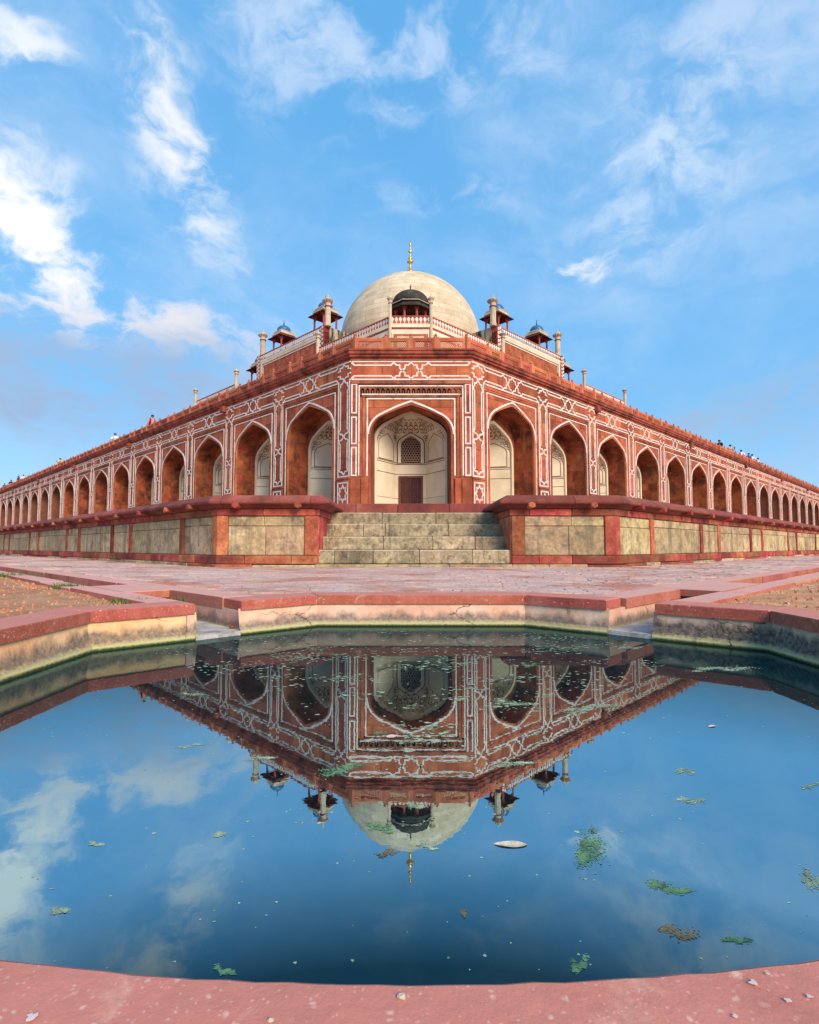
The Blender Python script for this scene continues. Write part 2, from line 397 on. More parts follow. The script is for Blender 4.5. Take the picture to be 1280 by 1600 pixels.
def specks(w, c, pos):
    """lime spots and pale worn scabs on the old stone"""
    wp = w.vmath('ADD', pos, w.vmath('SCALE', w.noise(pos, 40, 4, 0.6, out='Color'), scale=0.016))
    for sc, thr, lo, hi, amt in ((38.0, 0.86, 0.08, 0.26, 0.8), (95.0, 0.84, 0.12, 0.34, 0.7), (210.0, 0.80, 0.15, 0.40, 0.5)):
        vo = w.new('ShaderNodeTexVoronoi', inp={'Vector': wp, 'Scale': sc, 'Randomness': 1.0})
        pick = w.math('GREATER_THAN', w.new('ShaderNodeSeparateColor', inp={0: vo.outputs['Color']}).outputs[0], thr)
        d = w.math('MULTIPLY', w.ramp(vo.outputs['Distance'], [(lo, 1.0), (hi, 0.0)]), pick)
        c = w.mix(w.math('MULTIPLY', d, amt), c, (0.70, 0.46, 0.37))
    pale = w.ramp(w.noise(pos, 6.5, 9, 0.72, 0.6), [(0.60, 0.0), (0.69, 1.0)])
    c = w.mix(w.math('MULTIPLY', pale, 0.45), c, (0.70, 0.44, 0.32))
    drk = w.ramp(w.noise(w.vmath('ADD', pos, (5, 2, 1)), 11.0, 9, 0.72, 0.4), [(0.56, 0.0), (0.72, 1.0)])
    return w.mix(w.math('MULTIPLY', drk, 0.4), c, (0.30, 0.10, 0.075))
M_COPE = stone('pink_coping_stone', [(0.34, 0.070, 0.045), (0.44, 0.105, 0.070), (0.52, 0.16, 0.11)], 4.0, 0.16, stain=((0.22, 0.07, 0.05), 0.5, 9.0, 0.55, 0.70), bump=0.22, bscale=35, extra=specks, hue=0.012, fine=0.35, dust_lit_top=((0.60, 0.25, 0.20), 0.72))
M_KERB = stone('pink_kerb_stone', [(0.38, 0.10, 0.07), (0.50, 0.16, 0.11), (0.56, 0.22, 0.16)], 2.0, 0.20, stain=((0.24, 0.10, 0.07), 0.45, 2.5, 0.54, 0.70), bump=0.3, bscale=40, dust_lit_top=((0.68, 0.38, 0.32), 0.85))
M_PAVE = stone('worn_paver', [(0.52, 0.31, 0.26), (0.62, 0.43, 0.38), (0.70, 0.53, 0.48)], 0.5, 0.14, stain=((0.40, 0.15, 0.105), 0.8, 0.6, 0.50, 0.60), bump=0.9, bscale=22, hue=0.012, fine=0.45)
M_PAVEBED = stone('paving_bed', [(0.40, 0.24, 0.20), (0.52, 0.35, 0.30)], 1.4, 0.1)
M_SOIL = stone('red_soil', [(0.46, 0.19, 0.095), (0.60, 0.28, 0.15), (0.68, 0.38, 0.23)], 3.0, 0.3, stain=((0.34, 0.11, 0.055), 0.6, 5.0, 0.5, 0.66), bump=0.8, bscale=40)
M_CONC = stone('channel_render', [(0.30, 0.26, 0.24), (0.46, 0.42, 0.40), (0.58, 0.55, 0.52)], 5.0, 0.1, stain=((0.10, 0.09, 0.08), 0.6, 6.0, 0.52, 0.66), bump=0.4, bscale=60)
def pool_plaster(name, peach, mould, h0, h1):
    def ex(w, c, pos):
        sp = w.new('ShaderNodeSeparateXYZ', inp={0: pos})
        nz = w.noise(w.vmath('MULTIPLY', pos, (1, 1, 0.6)), 7.0, 8, 0.65)
        lvl = w.math('ADD', sp.outputs[2], w.math('MULTIPLY', w.math('SUBTRACT', nz, 0.5), -0.22))
        c = w.mix(w.math('MULTIPLY', w.ramp(lvl, [(0.0, 1.0), (1.0, 1.0)]), 0.0), c, c)
        mr = w.new('ShaderNodeMapRange', inp={'Value': lvl, 'From Min': h0, 'From Max': h1, 'To Min': 1.0, 'To Max': 0.0})
        fine = w.noise(pos, 40, 6, 0.7)
        f = w.math('MULTIPLY', mr.outputs[0], w.ramp(fine, [(0.25, 0.45), (0.6, 1.0)]))
        c = w.mix(w.math('MULTIPLY', f, 0.92), c, mould)
        g = w.new('ShaderNodeMapRange', inp={'Value': w.math('ADD', sp.outputs[2], w.math('MULTIPLY', w.math('SUBTRACT', fine, 0.5), 0.03)), 'From Min': -0.212, 'From Max': -0.186, 'To Min': 1.0, 'To Max': 0.0})
        c = w.mix(w.math('MULTIPLY', g.outputs[0], 0.85), c, (0.46, 0.43, 0.20))
        g2 = w.new('ShaderNodeMapRange', inp={'Value': w.math('ADD', sp.outputs[2], w.math('MULTIPLY', w.math('SUBTRACT', fine, 0.5), 0.02)), 'From Min': -0.228, 'From Max': -0.216, 'To Min': 1.0, 'To Max': 0.0})
        c = w.mix(g2.outputs[0], c, (0.035, 0.05, 0.012))
        # hairline cracks
        wp = w.vmath('ADD', pos, w.vmath('SCALE', w.noise(pos, 5, 7, 0.7, out='Color'), scale=0.22))
        vo = w.new('ShaderNodeTexVoronoi', feature='DISTANCE_TO_EDGE', inp={'Vector': w.vmath('MULTIPLY', wp, (1.0, 1.0, 2.2)), 'Scale': 1.5})
        return w.mix(w.math('MULTIPLY', w.ramp(vo.outputs['Distance'], [(0.004, 0.85), (0.010, 0.0)]), w.ramp(w.noise(pos, 1.3, 3, 0.5), [(0.46, 0.0), (0.56, 1.0)])), c, (0.05, 0.03, 0.02))
    return stone(name, peach, 3.0, 0.12, stain=((0.36, 0.17, 0.10), 0.4, 5.0, 0.55, 0.7), bump=0.35, bscale=50, extra=ex, fine=0.2)
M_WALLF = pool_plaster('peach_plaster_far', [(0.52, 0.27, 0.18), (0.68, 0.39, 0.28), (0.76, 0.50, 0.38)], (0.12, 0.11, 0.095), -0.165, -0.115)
M_WALLL = pool_plaster('peach_plaster_lit', [(0.62, 0.31, 0.13), (0.76, 0.43, 0.20), (0.82, 0.55, 0.30)], (0.11, 0.105, 0.09), -0.15, -0.105)  # left wall: warm light falling on it is put into the plaster colour
M_WALLR = pool_plaster('peach_plaster_mould_shade', [(0.44, 0.27, 0.17), (0.60, 0.40, 0.27), (0.70, 0.51, 0.37)], (0.024, 0.032, 0.040), -0.115, -0.07)  # right wall: real mould, with its bluish shade also put into the colours

def water_mat():
    m = bpy.data.materials.new('pool_water'); m.use_nodes = True; w = NT(m.node_tree); w.n.clear()
    pos = w.new('ShaderNodeNewGeometry').outputs['Position']
    h = w.math('ADD', w.noise(pos, 9.0, 3, 0.5), w.math('MULTIPLY', w.noise(pos, 34.0, 3, 0.5), 0.25))
    bp = w.new('ShaderNodeBump', inp={'Strength': 0.006, 'Distance': 0.02, 'Height': h})
    murk = w.mix(w.ramp(w.noise(pos, 1.1, 5, 0.6), [(0.35, 0.0), (0.7, 1.0)]), (0.0, 0.013, 0.018), (0.002, 0.018, 0.020))
    df = w.new('ShaderNodeBsdfDiffuse', inp={'Color': murk})
    gl = w.new('ShaderNodeBsdfGlossy', inp={'Color': (0.66, 0.90, 0.97, 1), 'Roughness': 0.0, 'Normal': bp.outputs[0]})
    lw = w.new('ShaderNodeLayerWeight', inp={'Blend': 0.5})
    fac = w.ramp(w.math('SUBTRACT', 1.0, lw.outputs['Facing']), [(0.0, 0.55), (0.06, 0.20), (0.20, 0.27), (0.30, 0.60), (0.46, 0.54), (0.59, 0.065), (0.72, 0.04), (1.0, 0.025)])
    mx = w.new('ShaderNodeMixShader', inp={0: fac, 1: df.outputs[0], 2: gl.outputs[0]})
    film = w.math('MULTIPLY', w.ramp(w.noise(w.vmath('MULTIPLY', pos, (1.0, 0.7, 1.0)), 2.6, 9, 0.68, 0.8), [(0.50, 0.0), (0.78, 1.0)]), 0.05)
    dd = w.new('ShaderNodeBsdfDiffuse', inp={'Color': (0.30, 0.32, 0.24, 1)})
    mx2 = w.new('ShaderNodeMixShader', inp={0: film, 1: mx.outputs[0], 2: dd.outputs[0]})
    out = w.new('ShaderNodeOutputMaterial'); w.l.new(mx2.outputs[0], out.inputs[0])
    return m
M_WATER = water_mat()
M_ALGAE = plain('green_algae', (0.14, 0.30, 0.15), 0.7, vary=0.5, scale=25)
M_ALGAE2 = plain('pale_scum', (0.36, 0.46, 0.30), 0.7, vary=0.4, scale=25)
M_ALGAE3 = plain('brown_weed', (0.20, 0.17, 0.10), 0.8, vary=0.4, scale=25)
M_LEAF = plain('dry_leaf', (0.60, 0.52, 0.40), 0.8, vary=0.3, scale=60)
M_PETAL = plain('pink_petal', (0.80, 0.50, 0.46), 0.7, vary=0.1, scale=40)
M_GRASS = plain('grass_green', (0.075, 0.17, 0.03), 0.7, vary=0.4, scale=20)
M_DROP = plain('bird_dropping', (0.60, 0.48, 0.45), 0.9, vary=0.15, scale=60)

# ------------------------------------------------------------------ pool, channels, plaza, soil
rng = random.Random(7)
WZ = -0.235
near_arc = [(0.85*math.sin(k/4*math.pi/2) if False else 0.85*k/4, 0.524 + 0.19*(0.85*k/4)**2) for k in range(-4, 5)]
POOL = [(-0.74, 4.43), (-1.94, 3.34), (-1.93, 1.62)] + near_arc + [(2.17, 1.62), (2.20, 3.36), (0.93, 4.43)]
PC = Vector((0.12, 2.45))
def offset_poly(P, d):
    out = []; n = len(P)
    for i in range(n):
        a, p, b = Vector(P[i-1]), Vector(P[i]), Vector(P[(i+1) % n])
        e1 = (p-a).normalized(); e2 = (b-p).normalized()
        n1 = Vector((e1.y, -e1.x)); n2 = Vector((e2.y, -e2.x)); m = (n1+n2)/(1+n1.dot(n2))
        out.append(p + m*d)
    return out
# orientation: counter-clockwise seen from above -> right side is outward
def lc(c, s): return ((c-s)/2, (c+s)/2)          # left channel frame
def rc(c, s): return ((s-c)/2, (s+c)/2)          # right channel frame
LCH = dict(f=lc, ci=2.77, co=3.14, ni=2.30, no=1.98, s0=5.20, sl0=7.1, sl1=8.5)
RCH = dict(f=rc, ci=2.57, co=2.94, ni=2.10, no=1.78, s0=5.47, sl0=7.56, sl1=9.4)

# ground sheet on the camera's side of the channels, with the pool left open; the plaza covers the other side
g = MB(); inner = offset_poly(POOL, 0.10); n = len(inner)
gp = [lc(LCH['no']+0.1, LCH['s0']+0.2), lc(LCH['no']+0.1, 3000), (-1600, -1500), (1600, -1500), rc(RCH['no']+0.1, 3000), rc(RCH['no']+0.1, RCH['s0']+0.2)]
gp += [tuple(inner[i]) for i in (13, 12, 11, 10, 9, 8, 7, 6, 5, 4, 3, 2, 1)]
g.add([(x, y, -0.07) for x, y in gp], [tuple(range(len(gp)))])
struct('ground', g, M_SOIL)
wtr = MB(); wo = offset_poly(POOL, 0.05)
wtr.add([(p.x, p.y, WZ) for p in wo], [tuple(range(n))]); struct('water', wtr, M_WATER)

pool = thing('ornamental_pool', 'octagonal stone pool with red coping filled with dark water', 'pool', (PC.x, PC.y, WZ))
POUT = offset_poly(POOL, 0.30)
def seg_pt(A, B, t): return Vector(A)*(1-t) + Vector(B)*t
def wall_seg(a, b, mat, name='wall_panel'):
    """rendered pool wall between two plan points, with a battered foot at the water"""
    a = Vector(a); b = Vector(b); d = (b-a).normalized(); a = a-d*0.014; b = b+d*0.014; L = (b-a).length; out = Vector((d.y, -d.x))
    m = MB(); nx = max(2, int(L/0.08)); prof = [(0.02, -0.052), (0.012, -0.10), (0.004, -0.15), (-0.004, -0.185), (-0.018, -0.198), (-0.030, -0.215), (-0.034, -0.26), (-0.034, -0.7)]
    vs = []; fs = []; k = len(prof)
    for i in range(nx+1):
        p = a + d*(L*i/nx)
        for o, z in prof:
            j = (rng.random()-0.5)*0.005 if 0 < i < nx else 0
            vs.append((p.x + out.x*(o+j), p.y + out.y*(o+j), z + j*0.5))
    for i in range(nx):
        for j in range(k-1): fs.append((i*k+j, i*k+j+1, (i+1)*k+j+1, (i+1)*k+j))
    m.add(vs, fs)
    part(name, m, mat, pool, smooth=False)
def cope(a, b, ao, bo, name='coping_stone', mat=None, dz=0.0):
    a, b, ao, bo = map(Vector, (a, b, ao, bo))
    d = (b-a).normalized()*0.002
    m = MB(); pts = [a+d, b-d, bo-d, ao+d]
    m.prism_z([(p.x, p.y) for p in pts], -0.062, 0.006+dz, 0.006)
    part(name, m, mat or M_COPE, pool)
# indices: 0 far-left, 1 left-far, 2 left-near, 3..11 near arc, 12 right-near, 13 right-far, 14 far-right
def diag(i, j, ch, wm, wm2):
    """a diagonal side that the channel breaks through"""
    A, B = Vector(POOL[i]), Vector(POOL[j]); Ao, Bo = POUT[i], POUT[j]
    cf = (lambda p: p.x+p.y) if ch['f'] is lc else (lambda p: p.y-p.x)
    ca, cb = cf(A), cf(B)
    out = []
    for c0, c1 in (((ca, ch['ci']), (ch['ni'], cb)) if ca > cb else ((ca, ch['ni']), (ch['ci'], cb))):
        t0, t1 = (c0-ca)/(cb-ca), (c1-ca)/(cb-ca)
        a, b = seg_pt(A, B, t0), seg_pt(A, B, t1)
        nrm = Vector(((B-A).normalized().y, -(B-A).normalized().x))
        ao = Ao if t0 < 1e-3 else a + nrm*0.30; bo = Bo if t1 > 1-1e-3 else b + nrm*0.30
        cope(a, b, ao, bo, dz=rng.uniform(0, 0.004)); wall_seg(a, b, wm2 if c0 == ch['ni'] or c1 == ch['ni'] else wm)
diag(0, 1, LCH, M_WALLF, M_WALLL); diag(13, 14, RCH, M_WALLF, M_WALLR)
# mouldy, shade-painted near-right half of the right diagonal and the left sides painted warm-lit
wall_seg(POOL[14], POOL[0], M_WALLF); cope(POOL[14], POOL[0], POUT[14], POUT[0], dz=0.002)
for (i, j, cuts, wm) in ((1, 2, (0, 0.46, 1), M_WALLL), (2, 3, (0, 1), M_WALLL), (11, 12, (0, 1), M_WALLR), (12, 13, (0, 0.55, 1), M_WALLR)):
    for t0, t1 in zip(cuts, cuts[1:]):
        a, b = seg_pt(POOL[i], POOL[j], t0), seg_pt(POOL[i], POOL[j], t1)
        cope(a, b, seg_pt(POUT[i], POUT[j], t0), seg_pt(POUT[i], POUT[j], t1), dz=rng.uniform(0, 0.003))
    wall_seg(POOL[i], POOL[j], wm)
# near coping: one long curved slab underneath the camera, dense enough for worn edges
nm = MB(); prof = [(-0.004, -0.06), (-0.006, -0.012), (-0.003, -0.002), (0.006, 0.004), (0.16, 0.005), (0.42, 0.003), (0.42, -0.06)]
xs = [-0.85 + 1.7*k/60 for k in range(61)]; k = len(prof); vs = []; fs = []
for x in xs:
    y = 0.524 + 0.19*x*x; nx_, ny_ = 0.38*x, -1.0; d = math.hypot(nx_, ny_); e = rng.uniform(-1, 1)*0.0012
    for o, z in prof: vs.append((x + nx_/d*(o+e), y + ny_/d*(o+e), z))
for i in range(len(xs)-1):
    for j in range(k): fs.append((i*k+j, i*k+(j+1) % k, (i+1)*k+(j+1) % k, (i+1)*k+j))
fs += [tuple(range(k)), tuple(range(len(vs)-1, len(vs)-k-1, -1))]
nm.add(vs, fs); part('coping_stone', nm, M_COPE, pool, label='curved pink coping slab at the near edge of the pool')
for i in range(3, 11): wall_seg(POOL[i], POOL[i+1], M_WALLR)
bed = MB(); bo = offset_poly(POOL, 0.03); bed.add([(p.x, p.y, -0.68) for p in bo], [tuple(range(n))]); part('pool_floor', bed, M_CONC, pool)

def channel(ch, label, far):
    f = ch['f']; left = f is lc
    ori = f(ch['ni'], ch['s0']+2)
    th = thing('water_channel', label, 'channel', (ori[0], ori[1], -0.2), group=None)
    def slab(name, c0, c1, s0, s1, z0, z1, mat, b=0.006):
        q = [f(c0, s0), f(c1, s0), f(c1, s1), f(c0, s1)]
        if not left: q = q[::-1]
        if sum(q[i][0]*q[(i+1) % 4][1]-q[(i+1) % 4][0]*q[i][1] for i in range(4)) < 0: q = q[::-1]
        m = MB().prism_z(q, z0, z1, b); return part(name, m, mat, th)
    # kerb stones on both sides
    for (c0, c1, zz) in ((ch['no'], ch['ni'], 0.004), (ch['ci'], ch['co'], 0.005)):
        s = ch['s0'] + (0.44 if True else 0)
        while s < far:
            L = rng.uniform(1.6, 3.0) if s < 22 else rng.uniform(5, 8)
            j = rng.uniform(-0.010, 0.010)
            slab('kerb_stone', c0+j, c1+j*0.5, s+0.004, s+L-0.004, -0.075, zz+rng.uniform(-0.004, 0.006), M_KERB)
            s += L
    # rendered cheeks under the kerbs, running back from the pool
    slab('channel_wall', ch['ci']+0.012, ch['ci']+0.08, ch['s0']+0.03, far, -0.26, -0.066, M_WALLF, 0)
    slab('channel_wall', ch['ni']-0.08, ch['ni']-0.012, ch['s0']+0.03, far, -0.26, -0.066, M_WALLF, 0)
    fl = slab('channel_floor', ch['ni']-0.011, ch['ci']+0.011, ch['s0']-0.02, far, -0.26, -0.205, M_CONC, 0)
    slab('bridge_slab', ch['ni']-0.06, ch['ci']+0.06, ch['sl0'], ch['sl1'], -0.055, 0.013, M_KERB)
    return th
channel(LCH, 'narrow kerbed water channel running left past the red soil', 60)
channel(RCH, 'narrow kerbed water channel running right beside the dry soil', 60)

# plaza bed and its pavers
PLX = 6.72
plz = MB()
pl = [lc(LCH['co']-0.02, 3000), lc(LCH['co']-0.02, 5.62), (POUT[0].x, POUT[0].y-0.03), (POUT[14].x, POUT[14].y-0.03), rc(RCH['co']-0.02, 5.9), rc(RCH['co']-0.02, 3000)]
cen = (0.1, 14.0)
plz.add([(x, y, -0.012) for x, y in pl], [tuple(range(len(pl)))]); plaza = struct('plaza_pavement', plz, M_PAVEBED)
pv = MB(); prng = random.Random(3)
def in_plaza(x, y, mrg=0.02):
    if x+y < LCH['co']+mrg or y-x < RCH['co']+mrg or y < 4.72+mrg: return False
    if x+y < 3.9 and y < 4.75: return False
    return True
def on_apron(x, y): # inside the plinth footprint
    return x+y > 6.80 and y-x > 6.53 and y > 10.6
y = 4.70
while y < 24:
    dy = prng.uniform(0.06, 0.10) * (1 if y < 8 else 1.5 if y < 12 else 2.4)
    xm = min(16, y - 2.0)
    x = -xm + prng.random()*0.2
    while x < xm:
        dx = prng.uniform(0.16, 0.34) * (1 if y < 8 else 1.4 if y < 12 else 2.2)
        if in_plaza(x, y) and in_plaza(x+dx, y) and not on_apron(x+dx/2, y+dy/2):
            hz = prng.gauss(0, 0.002) - (0.010 if prng.random() < 0.06 else 0); t1, t2 = prng.gauss(0, 0.0016), prng.gauss(0, 0.0012)
            pv.cur = prng.random()
            a, b, c, d = x+0.0015, x+dx-0.0015, y+0.001, y+dy-0.001
            q = [(a+prng.uniform(0, .006), c+prng.uniform(0, .004), hz-t1-t2), (b-prng.uniform(0, .006), c+prng.uniform(0, .004), hz+t1-t2), (b-prng.uniform(0, .006), d, hz+t1+t2), (a+prng.uniform(0, .006), d, hz-t1+t2)]
            lo = [(p[0], p[1], -0.03) for p in q]
            pv.add(q+lo, [(0,1,2,3),(0,4,5,1),(1,5,6,2),(2,6,7,3),(3,7,4,0)])
        x += dx
    y += dy
part('paver', pv.mesh('paver', M_PAVE, recalc=False), None, plaza, kind='stuff')

# red soil beds left and right, with loose stones
def soil_bed(side, name):
    ch = LCH if side < 0 else RCH; f = ch['f']; m = MB(); N = 70
    vs = []; ns = 60
    from mathutils import noise as mn
    i_f = []
    for i in range(ns+1):
        s = 5.0 + (i/ns)**2.2*40
        for k in range(ns+1):
            c = ch['no']+0.03 - (k/ns)**1.6*24
            x, yy = f(c, s)
            z = -0.026 + 0.016*mn.noise(Vector((x*2.2, yy*2.2, 1))) + 0.012*mn.noise(Vector((x*7, yy*7, 4)))
            vs.append((x, yy, z))
    W = ns+1
    inn = offset_poly(POOL, 0.29)
    def inside(px, py):
        r = False; q = inn; j = len(q)-1
        for i in range(len(q)):
            if (q[i].y > py) != (q[j].y > py) and px < (q[j].x-q[i].x)*(py-q[i].y)/(q[j].y-q[i].y)+q[i].x: r = not r
            j = i
        return r
    fs = []
    for i in range(ns):
        for k in range(ns):
            q = (i*W+k, (i+1)*W+k, (i+1)*W+k+1, i*W+k+1)
            if any(inside(vs[t][0], vs[t][1]) for t in q) or min(vs[t][1] for t in q) < -12: continue
            fs.append(q if side > 0 else q[::-1])
    m.add(vs, fs)
    bed = part(name, m.mesh(name, M_SOIL, smooth=True, recalc=False), None, None); bed['kind'] = 'structure'
    st = MB(); r2 = random.Random(11+side)
    for _ in range(3000):
        s = 5.2 + r2.random()**1.8*14; c = ch['no'] - 0.02 - r2.random()**1.4*7
        x, yy = f(c, s)
        if inside(x, yy) or yy < 1.5: continue
        rr = r2.uniform(0.004, 0.015)*(1.5 if r2.random() < 0.06 else 1); st.cur = r2.random()
        rot = r2.random()*6.28; v = []
        for k in range(5):
            a = rot + k*1.2566; v.append((x+math.cos(a)*rr*r2.uniform(.7, 1.3), yy+math.sin(a)*rr*r2.uniform(.7, 1.3), -0.034))
        tp = [(x+(p[0]-x)*.6, yy+(p[1]-yy)*.6, -0.022+rr*r2.uniform(.35, .8)) for p in v]
        st.add(v+tp, [(5,6,7,8,9)] + [(k, (k+1) % 5, 5+(k+1) % 5, 5+k) for k in range(5)])
    part('loose_stone', st.mesh('loose_stone', M_SOIL, recalc=False), None, bed, kind='stuff')
soil_bed(-1, 'soil_bed'); soil_bed(1, 'soil_bed')

# ------------------------------------------------------------------ lower plinth and stairs
ZP = 1.40
CL, CR = 6.94, 6.67
SX0, SX1 = -1.80, 2.00
FARL = 90.0
PL = Path([(-3.76 - FARL/math.sqrt(2), 10.70 + FARL/math.sqrt(2)), (-3.76, 10.70), (SX0, 10.70), (SX0, 12.80)])
PR = Path([(SX1, 12.80), (SX1, 10.70), (4.03, 10.70), (4.03 + FARL/math.sqrt(2), 10.70 + FARL/math.sqrt(2))])
plinth = thing('stone_plinth', 'low buff stone plinth with red pilaster strips and projecting red lip', 'plinth', (0.1, 14.0, 0))
top = MB(); ft = 6.94+0.05
a = PL.p[0]; b = PR.p[-1]
top.add([(a.x, a.y, ZP-0.012), (-3.78, 10.72, ZP-0.012), (SX0-0.02, 10.72, ZP-0.012), (SX0-0.02, 12.84, ZP-0.012), (SX1+0.02, 12.84, ZP-0.012), (SX1+0.02, 10.72, ZP-0.012), (4.05, 10.72, ZP-0.012), (b.x, b.y, ZP-0.012)], [tuple(range(8))])
part('platform_paving', top, M_PAVEBED, plinth)
for P in (PL, PR):
    m = MB(); P.sweep(m, 0, P.len, [(-0.30, -0.05), (-0.035, -0.05), (-0.035, 1.30), (-0.30, 1.30)]); part('plinth_core', m, M_MORTAR, plinth)
def plinth_side(P, rev, widths, front):
    """t measured from the chamfer corner along the long run; front = (t0, t1) of the chamfer face"""
    prng = random.Random(21 if rev else 22)
    corner = P.t[1] if not rev else P.t[2]
    def T(u): return corner - u if not rev else corner + u          # u > 0 runs along the long wall, u < 0 along the chamfer
    def sw(name, u0, u1, prof, mat, bev=0.012, kind=None):
        t0, t1 = sorted((T(u0), T(u1))); t0 = max(0, t0); t1 = min(P.len, t1)
        if t1 - t0 < 0.03: return
        m = MB(); P.sweep(m, t0+0.003, t1-0.003, prof, bev); part(name, m, mat, plinth)
    fl = front
    def stones(u0, u1, lo, hi, fn):
        u = u0
        while u < u1 - 1e-3:
            L = prng.uniform(lo, hi) * (1 if u < 24 else 2.2)
            if u1 - u - L < lo*0.6: L = u1 - u
            fn(u, u+L); u += L
    # corner pieces wrap round; chamfer runs u from -fl to 0, then the recess side
    depth = 2.1
    footz = 0.05
    stones(-fl, 70, 0.6, 1.3, lambda u, v: sw('footing_stone', u, v, blockprof(0.075+prng.uniform(-.012, .012), 0.25, -0.04, footz+prng.uniform(-.012, .008), 0.012), M_PLRED if prng.random() < .45 else M_YEL))
    stones(-fl, 70, 0.5, 1.1, lambda u, v: sw('base_stone', u, v, blockprof(0.035+prng.uniform(-.008, .008), 0.2, 0.055, 0.222, 0.014), M_PLRED))
    stones(-fl-depth, 70, 0.8, 1.7, lambda u, v: sw('frieze_stone', u, v, blockprof(0.03+prng.uniform(-.006, .006), 0.2, 1.005, 1.14, 0.010), M_PLRED))
    # lip: stepped corbel and a weathered drip slab
    lipp = [(-0.25, 1.145), (0.05, 1.145), (0.10, 1.185), (0.13, 1.205), (0.235, 1.225), (0.25, 1.245), (0.25, 1.285), (0.12, 1.385), (0.10, ZP), (-0.25, ZP)]
    stones(-fl-depth, FARL-2, 1.5, 2.3, lambda u, v: sw('lip_stone', u, v, [(o + 0, z) for o, z in lipp], M_LIP, 0.006))
    # posts and panels
    us = [0.0]
    k = 0
    while us[-1] < 70: us.append(us[-1] + widths[k % len(widths)] if k < len(widths) else us[-1] + (4.3 if k % 2 else 1.55)); k += 1
    pw = 0.15
    def post(u, w): sw('pilaster_strip', u-w, u+w, blockprof(0.03, 0.2, 0.226, 1.0, 0.014), M_PLRED)
    post(0.0, 0.20)
    sw('pilaster_strip', -fl, -fl+0.26, blockprof(0.03, 0.2, 0.226, 1.0, 0.014), M_PLRED)
    for u in us[1:]: post(u, 0.10)
    # recess cheek beside the stairs: tall red slabs
    stones(-fl-depth, -fl-0.004, 0.6, 0.8, lambda u, v: sw('cheek_slab', u, v, blockprof(0.02+prng.uniform(-.004, .004), 0.2, 0.0, 1.0, 0.010), M_PLRED))
    def panel(u0, u1, rows, lo, hi):
        zs = rows
        for z0, z1 in zip(zs, zs[1:]):
            stones(u0, u1, lo, hi, lambda u, v: sw('panel_stone', u, v, blockprof(-0.004+prng.uniform(-.009, .009), 0.15, z0+0.004, z1-0.004, 0.012), M_YEL, 0.010))
    panel(-fl+0.26, -0.20, [0.226, 0.80, 1.0], 0.75, 1.0)
    for i, (u0, u1) in enumerate(zip(us, us[1:])):
        g0 = u0 + (0.20 if i == 0 else 0.10); g1 = u1-0.10
        if u0 < 34: panel(g0, g1, [0.226, 0.80+prng.uniform(-.03, .03), 1.0], 0.6, 1.9)
        else: panel(g0, g1, [0.226, 1.0], 0.9, 1.4)
    # projecting beam ends under the lip
    u = -fl+0.35
    while u < 60:
        p, d, nn = P.at(T(u)); m = MB(); hexa = [(0.075*math.cos(R(60*k+30)), 1.195+0.062*math.sin(R(60*k+30))) for k in range(6)]
        m.prism_y(hexa, -0.30, 0.0, 0.012)
        ang = math.atan2(d.y, d.x); part('beam_end', m, M_PLRED, plinth, TR(p.x, p.y, 0, ang))
        u += 1.20 if u < 1 else 1.68
plinth_side(PL, False, [1.7, 3.25, 1.5, 3.3, 1.5, 4.3, 1.65, 4.5, 1.4], 1.96)
plinth_side(PR, True, [1.85, 3.3, 1.5, 3.4, 1.5, 4.2, 1.6, 4.4, 1.5], 2.03)

stairs = thing('stone_staircase', 'flight of five weathered buff stone steps up to the arcade', 'stairs', (0.1, 11.7, 0))
srng = random.Random(5)
core = MB(); core.box(SX0-0.03, SX1+0.03, 11.0, 13.0, -0.05, 0.3)
for k in range(4): core.box(SX0-0.03, SX1+0.03, 10.79+0.52*k, 13.1, 0.0+0.277*k+0.001*k, 0.042+0.277*(k+1)-0.02)
part('step_core', core, M_JOINT, stairs)
zt = [0.055, 0.332, 0.608, 0.885, 1.162, 1.412]
cuts = [[0, .085, .285, .525, .80, 1], [0, .33, .60, .83, 1], [0, .21, .335, .695, 1], [0, .31, .63, 1], [0, .14, .40, .72, 1]]
for k in range(5):
    y0 = 10.74 + 0.52*k
    W_ = SX1 - SX0
    for t0, t1 in zip(cuts[k], cuts[k][1:]):
        j = srng.uniform(-.008, .008); m = MB()
        m.box(SX0+W_*t0+0.004, SX0+W_*t1-0.004, y0+j, y0+0.60, zt[k]+0.004, zt[k+1]+srng.uniform(-.004, .004), 0.018)
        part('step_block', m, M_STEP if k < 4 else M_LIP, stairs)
m = MB()
for t0, t1 in ((0, .37), (.37, .68), (.68, 1)):
    m = MB(); m.box(SX0-0.04+3.84*t0+.003, SX0-0.04+3.84*t1-.003, 10.60+srng.uniform(-.01, .01), 10.95, -0.03, 0.053, 0.014); part('step_block', m, M_YEL, stairs)

